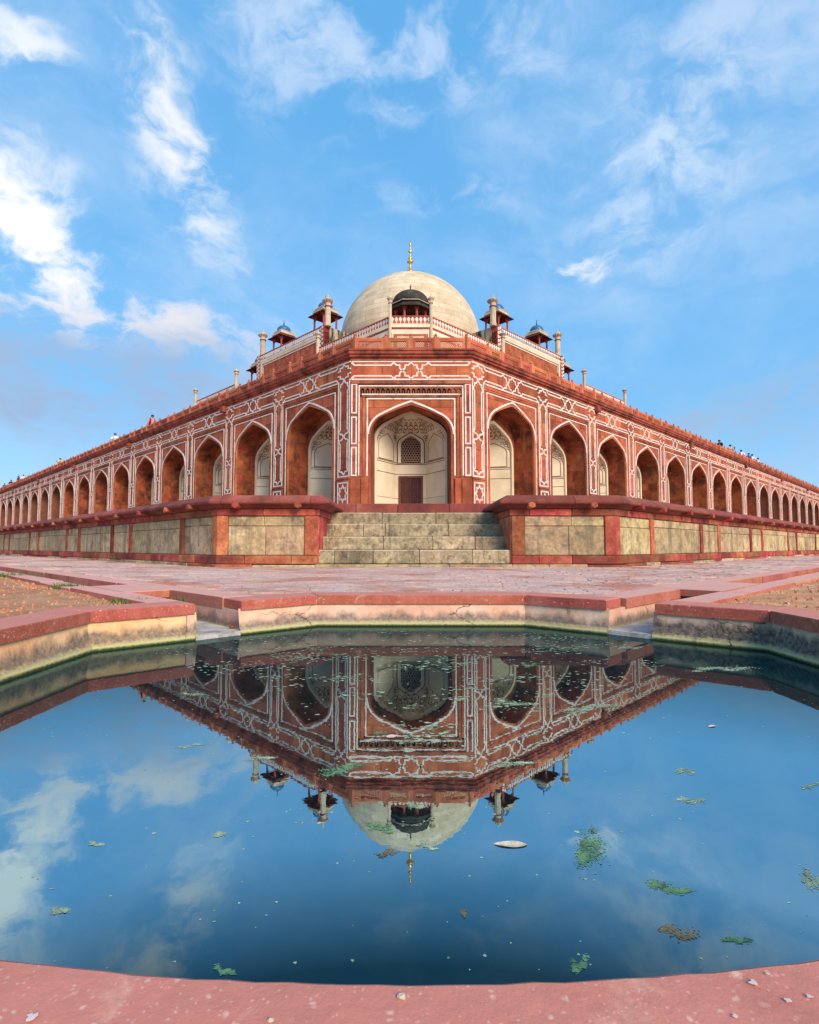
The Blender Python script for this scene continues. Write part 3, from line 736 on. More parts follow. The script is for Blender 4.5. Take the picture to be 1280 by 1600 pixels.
# ------------------------------------------------------------------ arcaded terrace
ZB, ZF0, ZF1 = 1.40, 6.50, 7.22
S2 = math.sqrt(2)
AL = Vector((-2.19, 20.0)); AR = Vector((2.30, 20.0))
NB = 17; PW = 0.76; BW = 3.83
LEN = PW + NB*(BW+PW)
terr = thing('arcaded_terrace', 'long red sandstone arcaded terrace with white marble inlay and chamfered corner', 'building', (0.05, 40.0, ZB))
def frame(side, t, z=0.0):
    """matrix at distance t from the chamfer corner along a facade; local x to the right, y into the wall"""
    if side < 0:
        p = AL + Vector((-1, 1))/S2*t; return TR(p.x, p.y, z, -math.pi/4)
    if side > 0:
        p = AR + Vector((1, 1))/S2*t; return TR(p.x, p.y, z, math.pi/4)
    return TR((AL.x+AR.x)/2, 20.0, z, 0)
CH = dict(W=(AR.x-AL.x)/2, a=1.49, zs=4.50, za=5.58, ptop=5.83)
BY = dict(W=BW/2, a=1.57, zs=4.86, za=6.00, ptop=6.25)
DEP = 1.0

def wall_pieces(r, W, A, ztop, xw=None):
    """stone slabs round an arched opening: list of (polygon, front y)"""
    ar = arch_pts(A['a'], A['zs'], A['za'], 10); out = []; z = ZB
    while z < ztop - 1e-3:
        h = r.uniform(0.38, 0.55)
        if ztop - z - h < 0.25: h = ztop - z
        for sgn in (-1, 1):
            nn = 1 if z+h < A['zs'] else 6
            zsmp = [z + h*k/nn for k in range(nn+1)]
            if z < A['za'] < z+h: zsmp = sorted(zsmp + [A['za']-0.002])
            inner = [(arch_x(ar, q), q) for q in zsmp]
            xmax = max(p[0] for p in inner); cuts = [W]
            span = W - xmax
            while span > 1.05:
                c = cuts[-1] - r.uniform(0.55, 0.95); cuts.append(c); span = c - xmax
            g_ = 0.004
            for k, c in enumerate(cuts):
                if k < len(cuts)-1: poly = [(cuts[k+1]+g_, z+g_), (c-g_, z+g_), (c-g_, z+h-g_), (cuts[k+1]+g_, z+h-g_)]
                else:
                    inn = [(p[0]+g_*0.5, min(max(p[1], z+g_), z+h-g_)) for p in inner]
                    poly = [(c-g_, z+g_), (c-g_, z+h-g_)] + inn[::-1]
                    if min(c - p[0] for p in inn) < 0.02: continue
                if sgn < 0: poly = [(-x, q) for x, q in poly][::-1]
                out.append((poly, r.uniform(-0.006, 0.006)))
        z += h
    return out
def reveal_pieces(r, A):
    ar = arch_pts(A['a'], A['zs'], A['za'], 10); out = []
    zs = [ZB]
    while zs[-1] < A['zs']-0.3: zs.append(zs[-1] + r.uniform(0.38, 0.62))
    zs[-1] = A['zs']
    segs = [[(A['a'], q0), (A['a'], q1)] for q0, q1 in zip(zs, zs[1:])]
    i = 0
    while i < len(ar)-1:
        j = min(len(ar)-1, i + r.choice((2, 3, 3))); segs.append(ar[i:j+1]); i = j
    for sgn in (-1, 1):
        for sg in segs:
            d = r.uniform(0.45, 0.75); o = r.uniform(-0.006, 0.004)
            inner = [(x+o, q) for x, q in sg]
            outer = []
            for k, (x, q) in enumerate(sg):
                a_, b_ = sg[max(0, k-1)], sg[min(len(sg)-1, k+1)]; dx, dz = b_[0]-a_[0], b_[1]-a_[1]; L = math.hypot(dx, dz)
                outer.append((x + dz/L*0.05, q - dx/L*0.05))
            poly = inner + outer[::-1]
            if sgn < 0: poly = [(-x, q) for x, q in poly][::-1]
            for y0, y1 in ((0.07, d), (d, DEP)):
                out.append((poly, y0+0.003, y1-0.003))
    return out
def core_mesh(W, A):
    """backing masonry: front sheet, intrados and the wall behind the reveal"""
    m = MB(); ar = [(A['a'], ZB)] + arch_pts(A['a'], A['zs'], A['za'], 10)
    o = 0.045; ob = [(x + (o if x > 0.01 else 0), z + (o if z > A['zs'] else 0)) for x, z in ar]; nn = len(ob)
    pts = [(-x, z) for x, z in ob] + [(x, z) for x, z in ob[::-1][1:]]
    k = len(pts)
    # front sheet at y=.055
    for s_ in (-1, 1):
        for (x0, z0), (x1, z1) in zip(ob, ob[1:]):
            if z1-z0 > 1e-4: m.add([(s_*x0, .055, z0), (s_*W, .055, z0), (s_*W, .055, z1), (s_*x1, .055, z1)], [(0, 1, 2, 3)])
    m.add([(-W, .055, ob[-1][1]), (W, .055, ob[-1][1]), (W, .055, 7.6), (-W, .055, 7.6)], [(0, 1, 2, 3)])
    m.add([(x, .055, z) for x, z in pts] + [(x, DEP, z) for x, z in pts], [(i, i+1, k+i+1, k+i) for i in range(k-1)])
    return m.mesh('arch_wall', M_JOINT, recalc=False)

# niche at the back of every arch
NH, NHB, NDP, NZS, NZA = 1.364, 0.62, 1.30, 4.45, 5.53
NAR = arch_pts(NH, NZS, NZA, 12)
SIDE = math.hypot(NH-NHB, NDP)
def nscale(A): return A['a']/1.49
def kb(z): return 1.0 if z <= 4.7 else math.sqrt(max(0.0, 1-((z-4.7)/(NZA-4.7))**2))
def NS(s, z, off=0.0):
    """point on the niche surface; s = flattened distance from the middle"""
    fx = arch_x(NAR, z); k_ = kb(z); bx, by = NHB*k_, NDP*k_
    a = abs(s); sg = 1 if s >= 0 else -1
    if a <= NHB: x, y = a/NHB*bx, by
    else:
        u = min(1.0, (a-NHB)/SIDE); x, y = bx + (fx-bx)*u, by*(1-u)
    nx = 0 if a <= NHB else -NDP/SIDE; ny = -1 if a <= NHB else -(NH-NHB)/SIDE
    return (sg*(x + nx*off), DEP + y + ny*off, z)
def niche_mesh(dz):
    m = MB(); zz = [ZB, 2.3, 3.3, 3.32, 3.72, 3.8, 4.45] + [4.45 + (NZA-4.45)*k/10 for k in range(1, 11)]
    ss = [-(NHB+SIDE) + SIDE*k/4 for k in range(4)] + [-NHB, -NHB/2, 0, NHB/2, NHB] + [NHB + SIDE*k/4 for k in range(1, 5)]
    vs = [NS(s, z) for z in zz for s in ss]; k = len(ss)
    fs = [(i*k+j, i*k+j+1, (i+1)*k+j+1, (i+1)*k+j) for i in range(len(zz)-1) for j in range(k-1)]
    m.add(vs, fs); return m
def nribbon(m, pts, w=0.03, off=0.010, closed=False):
    """painted line raised on the niche surface along (s, z) points"""
    sub = []
    q = pts + ([pts[0]] if closed else [])
    for (a, b), (c, d) in zip(q, q[1:]):
        nn = max(1, int(math.hypot(c-a, d-b)/0.09))
        for i in range(nn): sub.append((a+(c-a)*i/nn, b+(d-b)*i/nn))
    sub.append(q[-1])
    L = []; Rr = []
    for i, p in enumerate(sub):
        a, b = sub[max(0, i-1)], sub[min(len(sub)-1, i+1)]; dx, dz = b[0]-a[0], b[1]-a[1]; d = math.hypot(dx, dz) or 1
        L.append(NS(p[0]-dz/d*w/2, min(NZA-0.01, p[1]+dx/d*w/2), off)); Rr.append(NS(p[0]+dz/d*w/2, min(NZA-0.01, p[1]-dx/d*w/2), off))
    k = len(L); m.add(L+Rr, [(i, i+1, k+i+1, k+i) for i in range(k-1)])
def arch_outline(cx, hw, z0, zs, za):
    ar = arch_pts(hw, zs, za, 6); return [(cx-hw, z0)] + [(cx-x, z) for x, z in ar] + [(cx+x, z) for x, z in ar[::-1][1:]] + [(cx+hw, z0)]
def niche_lines():
    m = MB(); E = NHB+SIDE
    for sg in (-1, 1):
        nribbon(m, arch_outline(sg*(NHB+SIDE*0.50), SIDE*0.37, 3.84, 4.42, 4.86), 0.028, closed=True)
        nribbon(m, [(sg*(E-0.05), 3.84)] + [(sg*(E-0.05), 4.4), (sg*(E-0.12), 4.75), (sg*(E-0.2), 5.0)], 0.02)
    nribbon(m, arch_outline(0, 0.56, 3.78, 4.55, 5.02), 0.035)
    for z in (3.73, 3.80): nribbon(m, [(-E+.01, z), (E-.01, z)], 0.022)
    nribbon(m, [(-E+.01, 3.33), (E-.01, 3.33)], 0.02)
    for sg in (-1, 1): nribbon(m, [(sg*0.48, 2.35), (sg*(E-.01), 2.35)], 0.010)
    # net vault: staggered rings and connecting ribs
    r = random.Random(2)
    for row, z in enumerate((4.92, 5.06, 5.19, 5.30, 5.40)):
        rad = 0.078 - 0.009*row
        span = E*(0.98-0.05*row); nn = 16 - row*1
        for i in range(nn+1):
            s = -span + 2*span*(i + 0.5*(row % 2))/nn
            if abs(s) > E-0.05: continue
            if row == 0 and (abs(s) < 0.56 or abs(abs(s)-(NHB+SIDE*.5)) < SIDE*.34): continue
            nribbon(m, [(s + rad*1.6*math.cos(R(60*k+30)), z + rad*math.sin(R(60*k+30))) for k in range(6)], 0.024, closed=True)
    for sg in (-1, 1):
        for z, ss in ((4.62, (E-.10,)), (4.74, (E-.20, NHB+.06)), (4.84, (E-.14, E-.34, NHB+.14, NHB-.02))):
            for q in ss: nribbon(m, [(sg*q + .085*math.cos(R(60*k+30)), z + .055*math.sin(R(60*k+30))) for k in range(6)], 0.02, closed=True)
    for i in range(-7, 8):
        s = i*E/7.2
        nribbon(m, [(s, 5.02), (s+0.16, 5.18), (s, 5.31), (s+0.16, 5.43)], 0.018)
        nribbon(m, [(s, 5.02), (s-0.16, 5.18), (s, 5.31), (s-0.16, 5.43)], 0.018)
    return m.mesh('painted_line', M_LINE, recalc=False)
def window_lattice():
    """pierced hexagonal stone screen"""
    m = MB(); ar = arch_pts(0.40, 4.52, 4.92, 6); rad = 0.062; dx = rad*math.sqrt(3); y = DEP+NDP-0.075
    row = 0; z = 3.80
    while z < 4.95:
        i = -6
        while i < 7:
            cx = i*dx + (dx/2 if row % 2 else 0)
            def cl(px, pz):
                px2 = max(-arch_x(ar, pz), min(arch_x(ar, pz), px)); return (px2, max(3.78, min(4.92, pz)))
            ou = [cl(cx+rad*math.cos(R(60*k+30)), z+rad*math.sin(R(60*k+30))) for k in range(6)]
            inn = [cl(cx+rad*0.70*math.cos(R(60*k+30)), z+rad*0.70*math.sin(R(60*k+30))) for k in range(6)]
            if abs(cx) < 0.47:
                m.add([(a, y, b) for a, b in ou] + [(a, y, b) for a, b in inn] + [(a, y+.04, b) for a, b in inn],
                      [(k, (k+1) % 6, 6+(k+1) % 6, 6+k) for k in range(6)] + [(6+k, 6+(k+1) % 6, 12+(k+1) % 6, 12+k) for k in range(6)])
            i += 1
        z += rad*1.5; row += 1
    return m.mesh('window_lattice', M_JALI, recalc=False)
def window_frame():
    m = MB(); o = arch_outline(0, 0.53, 3.78, 4.53, 4.99); i_ = arch_outline(0, 0.41, 3.78, 4.52, 4.91); y0 = DEP+NDP-0.10; y1 = DEP+NDP+0.1
    k = len(o)
    m.add([(x, y0, z) for x, z in o] + [(x, y0, z) for x, z in i_] + [(x, y1, z) for x, z in i_] + [(x, y1, z) for x, z in o],
          [(j, j+1, k+j+1, k+j) for j in range(k-1)] + [(k+j, k+j+1, 2*k+j+1, 2*k+j) for j in range(k-1)] + [(j, 3*k+j, 3*k+j+1, j+1) for j in range(k-1)])
    return m.mesh('window_frame', M_CREAM, recalc=False)
def window_void():
    m = MB(); o = arch_outline(0, 0.41, 3.78, 4.52, 4.91); m.add([(x, DEP+NDP-0.02, z) for x, z in o], [tuple(range(len(o)))]); return m.mesh('window_recess', M_VOID)
def door_meshes():
    y = DEP+NDP
    fr = MB(); fr.box(-0.50, -0.42, y-.06, y+.05, ZB, 3.26); fr.box(0.42, 0.50, y-.06, y+.05, ZB, 3.26); fr.box(-0.42, 0.42, y-.057, y+.05, 3.18, 3.258)
    lf = MB(); lf.box(-0.415, -0.01, y-.04, y-.01, ZB, 3.175)
    for z0 in (1.55, 2.1, 2.65): lf.box(-0.37, -0.06, y-.05, y-.039, z0, z0+.42, .006)
    lr = MB(); lr.box(-0.003, 0.415, y-.020, y-.005, ZB, 3.175)
    for z0 in (1.55, 2.1, 2.65): lr.box(0.05, 0.37, y-.03, y-.019, z0, z0+.42, .006)
    return fr.mesh('door_frame', M_LINE), lf.mesh('door_leaf', M_DOOR), lr.mesh('door_leaf', plain('dark_door_wood_b', (0.06, 0.018, 0.014), 0.6, vary=0.3))
N_MESH = niche_mesh(0).mesh('niche', M_CREAM, recalc=False)
N_LINE = niche_lines(); W_LAT = window_lattice(); W_FR = window_frame(); W_VO = window_void(); D_FR, D_L1, D_L2 = door_meshes()

def ring_mesh(A):
    """wall at the back of the reveal between the outer and the niche arch"""
    m = MB(); o = [(A['a']+0.05, ZB)] + arch_pts(A['a']+0.05, A['zs'], A['za']+0.05, 12); i_ = [(NH, ZB)] + NAR
    o = o[:len(i_)]; k = len(i_)
    for s_ in (-1, 1):
        m.add([(s_*x, DEP-.01, z) for x, z in o] + [(s_*x, DEP-.01, z) for x, z in i_], [(j, j+1, k+j+1, k+j) for j in range(k-1)])
    # pale border round the niche
    return m.mesh('reveal_back', M_REVEAL, recalc=False)
def niche_border():
    m = MB(); pts = [(-NH-.02, ZB)] + [(-x-.02*(x > .01), z+.01) for x, z in NAR] + [(x+.02*(x > .01), z+.01) for x, z in NAR[::-1][1:]] + [(NH+.02, ZB)]
    m.strip(pts, 0.11, DEP-.05, DEP+.02); return m.mesh('niche_border', M_CREAM)
N_BORD = niche_border(); RING_B = ring_mesh(BY); RING_C = ring_mesh(CH)

def arch_trim(A, off, w, y0):
    m = MB(); ar = arch_pts(A['a']+off, A['zs'], A['za']+off*1.35, 10)
    pts = [(-x, z) for x, z in ar] + [(x, z) for x, z in ar[::-1][1:]]
    m.strip(pts, w, y0, 0.05)
    return m
def white_frame_bay(A):
    m = MB(); arch = arch_trim(A, 0.115, 0.065, -0.030)
    m.v, m.f, m.var = arch.v, arch.f, arch.var
    x = A['a']+0.155
    m.strip([(-x, ZB+.05), (-x, A['ptop']-.03), (x, A['ptop']-.03), (x, ZB+.05)], 0.04, -0.022, 0.05)
    return m
def arch_mould(A):
    m = MB(); ar = arch_pts(A['a']+0.03, A['zs'], A['za']+0.04, 10)
    pts = [(-A['a']-.03, ZB)] + [(-x, z) for x, z in ar] + [(x, z) for x, z in ar[::-1][1:]] + [(A['a']+.03, ZB)]
    m.strip(pts, 0.075, -0.020, 0.068); return m
B_WHITE = white_frame_bay(BY).mesh('arch_inlay', M_WHITE); B_MOULD = arch_mould(BY).mesh('arch_moulding', M_RED)
def hood_bay():
    m = MB(); W = BW/2; zt = BY['ptop']
    m.box(-W, W, -0.03, 0.05, zt+.03, zt+.10, .01); m.box(-W, W, -0.05, 0.05, zt+.105, zt+.17, .01); return m.mesh('hood_moulding', M_RED)
B_HOOD = hood_bay()

# white inlay: interlaced strands of the frieze and pilasters
HM = (ZF0+ZF1)/2
def star_strand(cx, zc, sg):
    q = [(-.647, .30), (-.545, .20), (-.424, .20), (-.424, .09), (-.222, -.10), (-.222, -.20), (-.10, -.20), (0, -.31), (.10, -.20), (.222, -.20), (.222, -.10), (.424, .09), (.424, .20), (.545, .20), (.647, .30)]
    return [(cx+x, zc+sg*z) for x, z in q]
IW = 0.052
def frieze_inlay(W, ends):
    """frieze of one bay plus the half stars on the pilasters either side"""
    m = MB(); y0, y1 = -0.016, 0.03
    m.strip([(-W, ZF1-.02), (W, ZF1-.02)], IW, y0, y1); m.strip([(-W, ZF0+.03), (W, ZF0+.03)], IW, y0, y1)
    for sg in (-1, 1):
        st = star_strand(0, HM, sg); e = W
        l = [(-e, HM+sg*.30), (-e+.11, HM+sg*.20), (st[0][0]-.10, HM+sg*.20)]
        m.strip(l + st + [(-x, z) for x, z in l[::-1]], IW, y0, y1)
    return m.mesh('frieze_inlay', M_WHITE)
def pilaster_inlay(base):
    m = MB(); y0, y1 = -0.016-.02, 0.02; w = 0.33; s_ = 0.21
    zt = ZF0+.03; zb = 2.98
    for sg in (-1, 1):
        m.strip([(sg*(PW/2), zt), (sg*w, zt), (sg*w, zb), (0, zb)], IW, y0, y1)
        m.strip([(sg*PW/2, ZF1-.02), (0, ZF1-.02)], IW, y0, y1)
        # star in the frieze, crossing down into the shaft
        m.strip([(sg*PW/2, HM+.08), (sg*.24, HM+.10), (sg*.24, HM+.20), (sg*.10, HM+.20), (0, HM+.30)], IW, y0, y1)
        m.strip([(sg*PW/2, HM-.08), (sg*.24, HM-.10), (sg*.24, HM-.20), (sg*.10, HM-.20), (-sg*.12, HM-.42), (-sg*.21, HM-.42), (-sg*.21, HM-.52), (-sg*.30, HM-.62), (-sg*.21, HM-.72), (-sg*.21, 4.72), (-sg*.30, 4.64), (-sg*.21, 4.56), (-sg*.12, 4.56), (sg*.12, 4.34), (sg*.21, 4.34), (sg*.30, 4.26), (sg*.21, 4.18), (sg*.21, zb+.30), (sg*.27, zb+.24), (sg*.21, zb+.18), (sg*.12, zb+.18), (0, zb+.06)], IW, y0, y1)
    if base:
        m.strip([(-.29, 2.74), (.29, 2.74), (.29, 1.94), (-.29, 1.94)], IW, y0-.03, y1, closed=True)
        st = []
        for k in range(16):
            rr = .24 if k % 2 == 0 else .165; a = R(22.5*k); st.append((rr*math.sin(a), 2.34+1.28*rr*math.cos(a)))
        m.strip(st, IW*.9, y0-.03, y1, closed=True)
    return m.mesh('pilaster_inlay', M_WHITE)
F_BAY = frieze_inlay(BW/2, True); P_IN = pilaster_inlay(True); F_CH = frieze_inlay(CH['W']-.02, False)

far = MB()
def addM(mb, poly, y0, y1, M, b=0.0):
    t = MB(); t.prism_y(poly, y0, y1, b)
    mb.cur = random.random()*0.98+0.01
    mb.add([M @ Vector(v) for v in t.v], t.f)
random.seed(4)
def pilaster_pieces(r):
    out = []; z = ZB
    while z < ZF0-.01:
        h = r.uniform(.45, .8)
        if ZF0-z-h < .3: h = ZF0-z
        base = z + h < 2.95
        out.append(([(-PW/2+.004, z+.004), (PW/2-.004, z+.004), (PW/2-.004, z+h-.004), (-PW/2+.004, z+h-.004)], -0.02)); z += h
    return out
def frieze_pieces(r, W):
    x = -W; out = []
    while x < W-.01:
        L = r.uniform(.6, 1.2)
        if W-x-L < .4: L = W-x
        out.append(([(x+.003, ZF0), (x+L-.003, ZF0), (x+L-.003, ZF1+.05), (x+.003, ZF1+.05)], r.uniform(-.004, .004))); x += L
    return out
CORE_B = core_mesh(BW/2, BY); CORE_C = core_mesh(CH['W'], CH)
def bay(side, i):
    r = random.Random(100*side+i+500); A = CH if side == 0 else BY
    t = PW + i*(BW+PW) + BW/2
    M = frame(side, t) if side else frame(0, 0)
    near = side == 0 or i < 4; nearv = side == 0 or i < 3
    b_ = part('arch_bay', CORE_C if side == 0 else CORE_B, None, terr, M)
    for poly, y in wall_pieces(r, A['W'], A, ZF0-.003):
        if near: part('wall_slab', MB().prism_y(poly, y, .06, .006), M_RED, b_, M)
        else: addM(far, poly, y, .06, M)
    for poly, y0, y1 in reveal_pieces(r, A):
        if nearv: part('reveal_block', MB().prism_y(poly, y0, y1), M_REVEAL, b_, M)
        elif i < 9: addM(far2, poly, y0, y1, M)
    for poly, y in frieze_pieces(r, A['W']):
        if near: part('frieze_slab', MB().prism_y(poly, y, .06, .004), M_RED, b_, M)
        else: addM(far, poly, y, .06, M)
    if i >= 9 and side:
        for s_ in (-1, 1):
            pass
    part('reveal_back', RING_C if side == 0 else RING_B, None, b_, M)
    part('niche', N_MESH, None, b_, M); part('niche_border', N_BORD, None, b_, M)
    if i < 8:
        part('painted_line', N_LINE, None, b_, M, kind='stuff')
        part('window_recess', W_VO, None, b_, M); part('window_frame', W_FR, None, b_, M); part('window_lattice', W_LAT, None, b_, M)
        part('door_frame', D_FR, None, b_, M); part('door_leaf', D_L1, None, b_, M); part('door_leaf', D_L2, None, b_, M)
    if side:
        part('arch_inlay', B_WHITE, None, b_, M); part('arch_moulding', B_MOULD, None, b_, M); part('hood_moulding', B_HOOD, None, b_, M)
        part('frieze_inlay', F_BAY, None, b_, M)
    return b_, M
far2 = MB()
cb, cM = bay(0, 0)
for side in (-1, 1):
    for i in range(NB): bay(side, i)
    for i in range(NB+1):
        r = random.Random(77*side+i); M = frame(side, PW/2 + i*(BW+PW))
        c = MB(); c.box(-PW/2+.003, PW/2-.003, 0.012, 1.2, ZB, 7.6); core_ = part('pilaster', c, M_JOINT, terr, M)
        for poly, y in pilaster_pieces(r):
            if i < 5: part('pilaster_block', MB().prism_y(poly, y, .03, .006), M_RED, core_, M)
            else: addM(far, poly, y, .03, M)
        for q, y in (([(-PW/2+.003, ZF0+.002), (PW/2-.003, ZF0+.002), (PW/2-.003, ZF1+.05), (-PW/2+.003, ZF1+.05)], -.019),):
            if i < 5: part('pilaster_block', MB().prism_y(q, y, .03, .004), M_RED, core_, M)
            else: addM(far, q, y, .03, M)
        part('pilaster_inlay', P_IN, None, core_, M)
        if i < 6:
            pb = MB(); pb.box(-PW/2+.002, PW/2-.002, -.055, .02, ZB, 2.86, .012); pb.box(-PW/2-.03, PW/2+.03, -.075, .02, 2.865, 2.93, .012)
            part('pilaster_plinth', pb, M_RED, core_, M)
part('far_wall_slab', far, M_RED, terr, kind='stuff')
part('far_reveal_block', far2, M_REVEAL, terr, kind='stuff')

# chamfer face: frames, muqarnas band, colonnettes
W = CH['W']; m = MB()
at = arch_trim(CH, 0.10, 0.065, -0.035); m.v, m.f, m.var = at.v, at.f, at.var
m.strip([(-1.625, 2.98), (-1.625, 5.81), (1.625, 5.81), (1.625, 2.98)], .05, -.03, .05)
m.strip([(-1.92, 5.97), (1.92, 5.97)], .045, -.045, .05)
m.strip([(-1.93, 2.98), (-1.93, 6.28), (1.93, 6.28), (1.93, 2.98)], .045, -.045, .05)
part('arch_inlay', m, M_WHITE, cb, cM)
for sg in (-1, 1):
    for z0, z1 in ((2.99, 4.0), (4.15, 5.12), (5.28, 6.34)):
        m = MB(); m.strip([(sg*2.03, z0), (sg*2.03, z1), (sg*2.20, z1), (sg*2.20, z0)], .05, -.05, .05, closed=True); part('colonnette_inlay', m, M_WHITE, cb, cM)
part('frieze_inlay', F_CH, None, cb, cM)
part('arch_moulding', arch_mould(CH), M_RED, cb, cM)
for sg in (-1, 1):
    for x0, x1, y in ((1.70, 1.80, -.03), (1.82, 1.90, -.05), (1.955, 2.24, -.032)):
        m = MB(); m.box(min(sg*x0, sg*x1), max(sg*x0, sg*x1), y, .05, 2.93, 6.0 if x1 < 1.95 else 6.42, .008); part('jamb_moulding', m, M_RED if x1 < 1.95 else M_CORN, cb, cM)
    m = MB(); m.box(min(sg*1.62, sg*1.86), max(sg*1.62, sg*1.86), -.06, .05, ZB, 2.90, .02); part('jamb_plinth', m, M_RED, cb, cM)
    m = MB(); m.box(min(sg*1.88, sg*2.245), max(sg*1.88, sg*2.245), -.08, .05, ZB, 2.90, .02); part('jamb_plinth', m, M_RED, cb, cM)
m = MB(); m.box(-1.90, 1.90, -.05, .05, 5.86, 5.945, .01); m.box(-2.22, 2.22, -.075, .05, 6.35, 6.47, .012); part('hood_moulding', m, M_CORN, cb, cM)
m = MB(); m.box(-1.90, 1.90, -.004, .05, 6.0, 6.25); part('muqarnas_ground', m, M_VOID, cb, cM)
m = MB(); nn = 20
for k in range(nn):
    x0 = -1.90 + 3.80*k/nn; w_ = 3.80/nn
    ar = arch_pts(w_*.36, 6.12, 6.20, 4)
    o = [(x0+.004, 6.005), (x0+w_*.14, 6.005)] + [(x0+w_/2-x, z) for x, z in ar] + [(x0+w_/2+x, z) for x, z in ar[::-1][1:]] + [(x0+w_*.86, 6.005), (x0+w_-.004, 6.005), (x0+w_-.004, 6.245), (x0+.004, 6.245)]
    m.prism_y(o, -.055, .0); m.box(x0+w_*.40, x0+w_*.60, -.03, .0, 6.01, 6.11)
part('muqarnas_band', m, M_CORN, cb, cM, kind='stuff')

# cornice, roof, parapet
TP = Path([AL + Vector((-1, 1))/S2*LEN, AL, AR, AR + Vector((1, 1))/S2*LEN])
m = MB(); TP.sweep(m, 0, TP.len, [(-.35, 7.272), (.0, 7.272), (.03, 7.33), (.10, 7.36), (.10, 7.42), (.16, 7.45), (.17, 7.54), (.20, 7.56), (.20, 7.62), (-.35, 7.64)]); part('cornice', m, M_CORN, terr)
m = MB(); TP.sweep(m, 0, TP.len, [(-.02, 7.235), (.045, 7.235), (.045, 7.265), (-.02, 7.265)]); part('string_course', m, M_RED, terr)
m = MB(); a_, b_ = TP.p[0], TP.p[-1]; bk = Vector((0.05, 135))
m.add([(a_.x, a_.y, 7.5), (AL.x, AL.y+.05, 7.5), (AR.x, AR.y+.05, 7.5), (b_.x, b_.y, 7.5), (bk.x, bk.y, 7.5)], [(0, 1, 2, 3, 4)]); part('terrace_floor', m, M_PAVEBED, terr)
m = MB(); m.add([(a_.x, a_.y, 0), (bk.x, bk.y, 0), (b_.x, b_.y, 0), (a_.x, a_.y, 7.6), (bk.x, bk.y, 7.6), (b_.x, b_.y, 7.6)], [(0, 1, 4, 3), (1, 2, 5, 4)]); part('rear_wall', m, M_RED, terr)
for side in (-1, 1):
    t = 10.0
    while t < LEN:
        M = frame(side, t); c = MB(); c.prism_y([(-.16, 7.02), (.16, 7.02), (.19, 7.16), (.19, 7.29), (-.19, 7.29), (-.19, 7.16)], -.24, .02, .03); part('water_spout', c, M_CORN, terr, M); t += 3*(BW+PW)
# parapet
PZ0, PZ1 = 7.63, 8.19
SETB = 0.22
def para_panel(L):
    m = MB(); f = .07
    m.box(0, L, 0, .10, PZ0, PZ0+.14, .006); m.box(0, L, 0, .10, PZ1-.09, PZ1, .006)
    m.box(0, f, .003, .097, PZ0+.14, PZ1-.09); m.box(L-f, L, .003, .097, PZ0+.14, PZ1-.09)
    x0, x1, z0, z1 = f, L-f, PZ0+.14, PZ1-.09
    m.box(x0, x1, .012, .088, z0, z0+.05); m.box(x0, x1, .012, .088, z1-.05, z1)
    m.box(x0, x0+.05, .013, .087, z0+.05, z1-.05); m.box(x1-.05, x1, .013, .087, z0+.05, z1-.05)
    x0 += .05; x1 -= .05; z0 += .05; z1 -= .05; H = z1-z0; n_ = max(4, int((x1-x0)/.075)); st = (x1-x0)/n_
    def bar(xa, za, xb, zb): m.strip([(xa, za), (xb, zb)], .022, .035, .060)
    for k in range(-int(H/st)-1, n_+1):
        for s_ in (1, -1):
            xa, za, xb, zb = x0+k*st, (z0 if s_ > 0 else z1), x0+k*st+H, (z1 if s_ > 0 else z0)
            if xb <= x0 or xa >= x1: continue
            if xa < x0: za += s_*(x0-xa); xa = x0
            if xb > x1: zb -= s_*(xb-x1); xb = x1
            if xb-xa > .01: bar(xa, za, xb, zb)
    return m.mesh('lattice_panel', M_PARA)
PANW = {0.0: para_panel(1.21), 1.0: para_panel(0.76), 2.0: para_panel(0.93)}
PWID = {0.0: 1.21, 1.0: 0.76, 2.0: 0.93}
pm = MB(); pm.box(-.07, .07, -.02, .12, PZ0-.02, PZ1+.03, .01); pm.prism_z([(.05*math.cos(R(45*k)), .05+.05*math.sin(R(45*k))) for k in range(8)], PZ1+.031, PZ1+.07)
pm.lathe([(.03, PZ1+.07), (.055, PZ1+.10), (.05, PZ1+.13), (.015, PZ1+.17), (.004, PZ1+.19)], 8, (0, .05)); POSTM = pm.mesh('parapet_post', M_PARA)
bl = AL + Vector((.414*SETB, SETB)); br_ = AR + Vector((-.414*SETB, SETB)); chw = br_.x - bl.x
for side in (-1, 1):
    org = bl if side < 0 else br_
    def PF(t):
        if side < 0: p = org + Vector((-1, 1))/S2*t; return TR(p.x, p.y, 0, -math.pi/4)
        p = org + Vector((1, 1))/S2*t; return TR(p.x, p.y, 0, math.pi/4)
    t = 0.0; k = 0
    while t < LEN-1:
        part('parapet_post', POSTM, None, terr, PF(t))
        kd = float(k % 2); L = PWID[kd]
        part('lattice_panel', PANW[kd], None, terr, PF(t+.07) if side > 0 else PF(t+.07+L)); t += L+.14; k += 1
x = bl.x
seq = [0.0, 2.0, 2.0, 0.0]; tot = sum(PWID[s] for s in seq) + .14*4; sc = chw/tot
for k, s in enumerate(seq):
    if k: part('parapet_post', POSTM, None, terr, TR(x, bl.y, 0))
    part('lattice_panel', PANW[s], None, terr, TR(x+.07*sc, bl.y, 0) @ Matrix.Diagonal((((PWID[s]+.14)*sc-.14)/PWID[s], 1, 1, 1))); x += (PWID[s]+.14)*sc

terr.scale = (1, 1, 1.02)

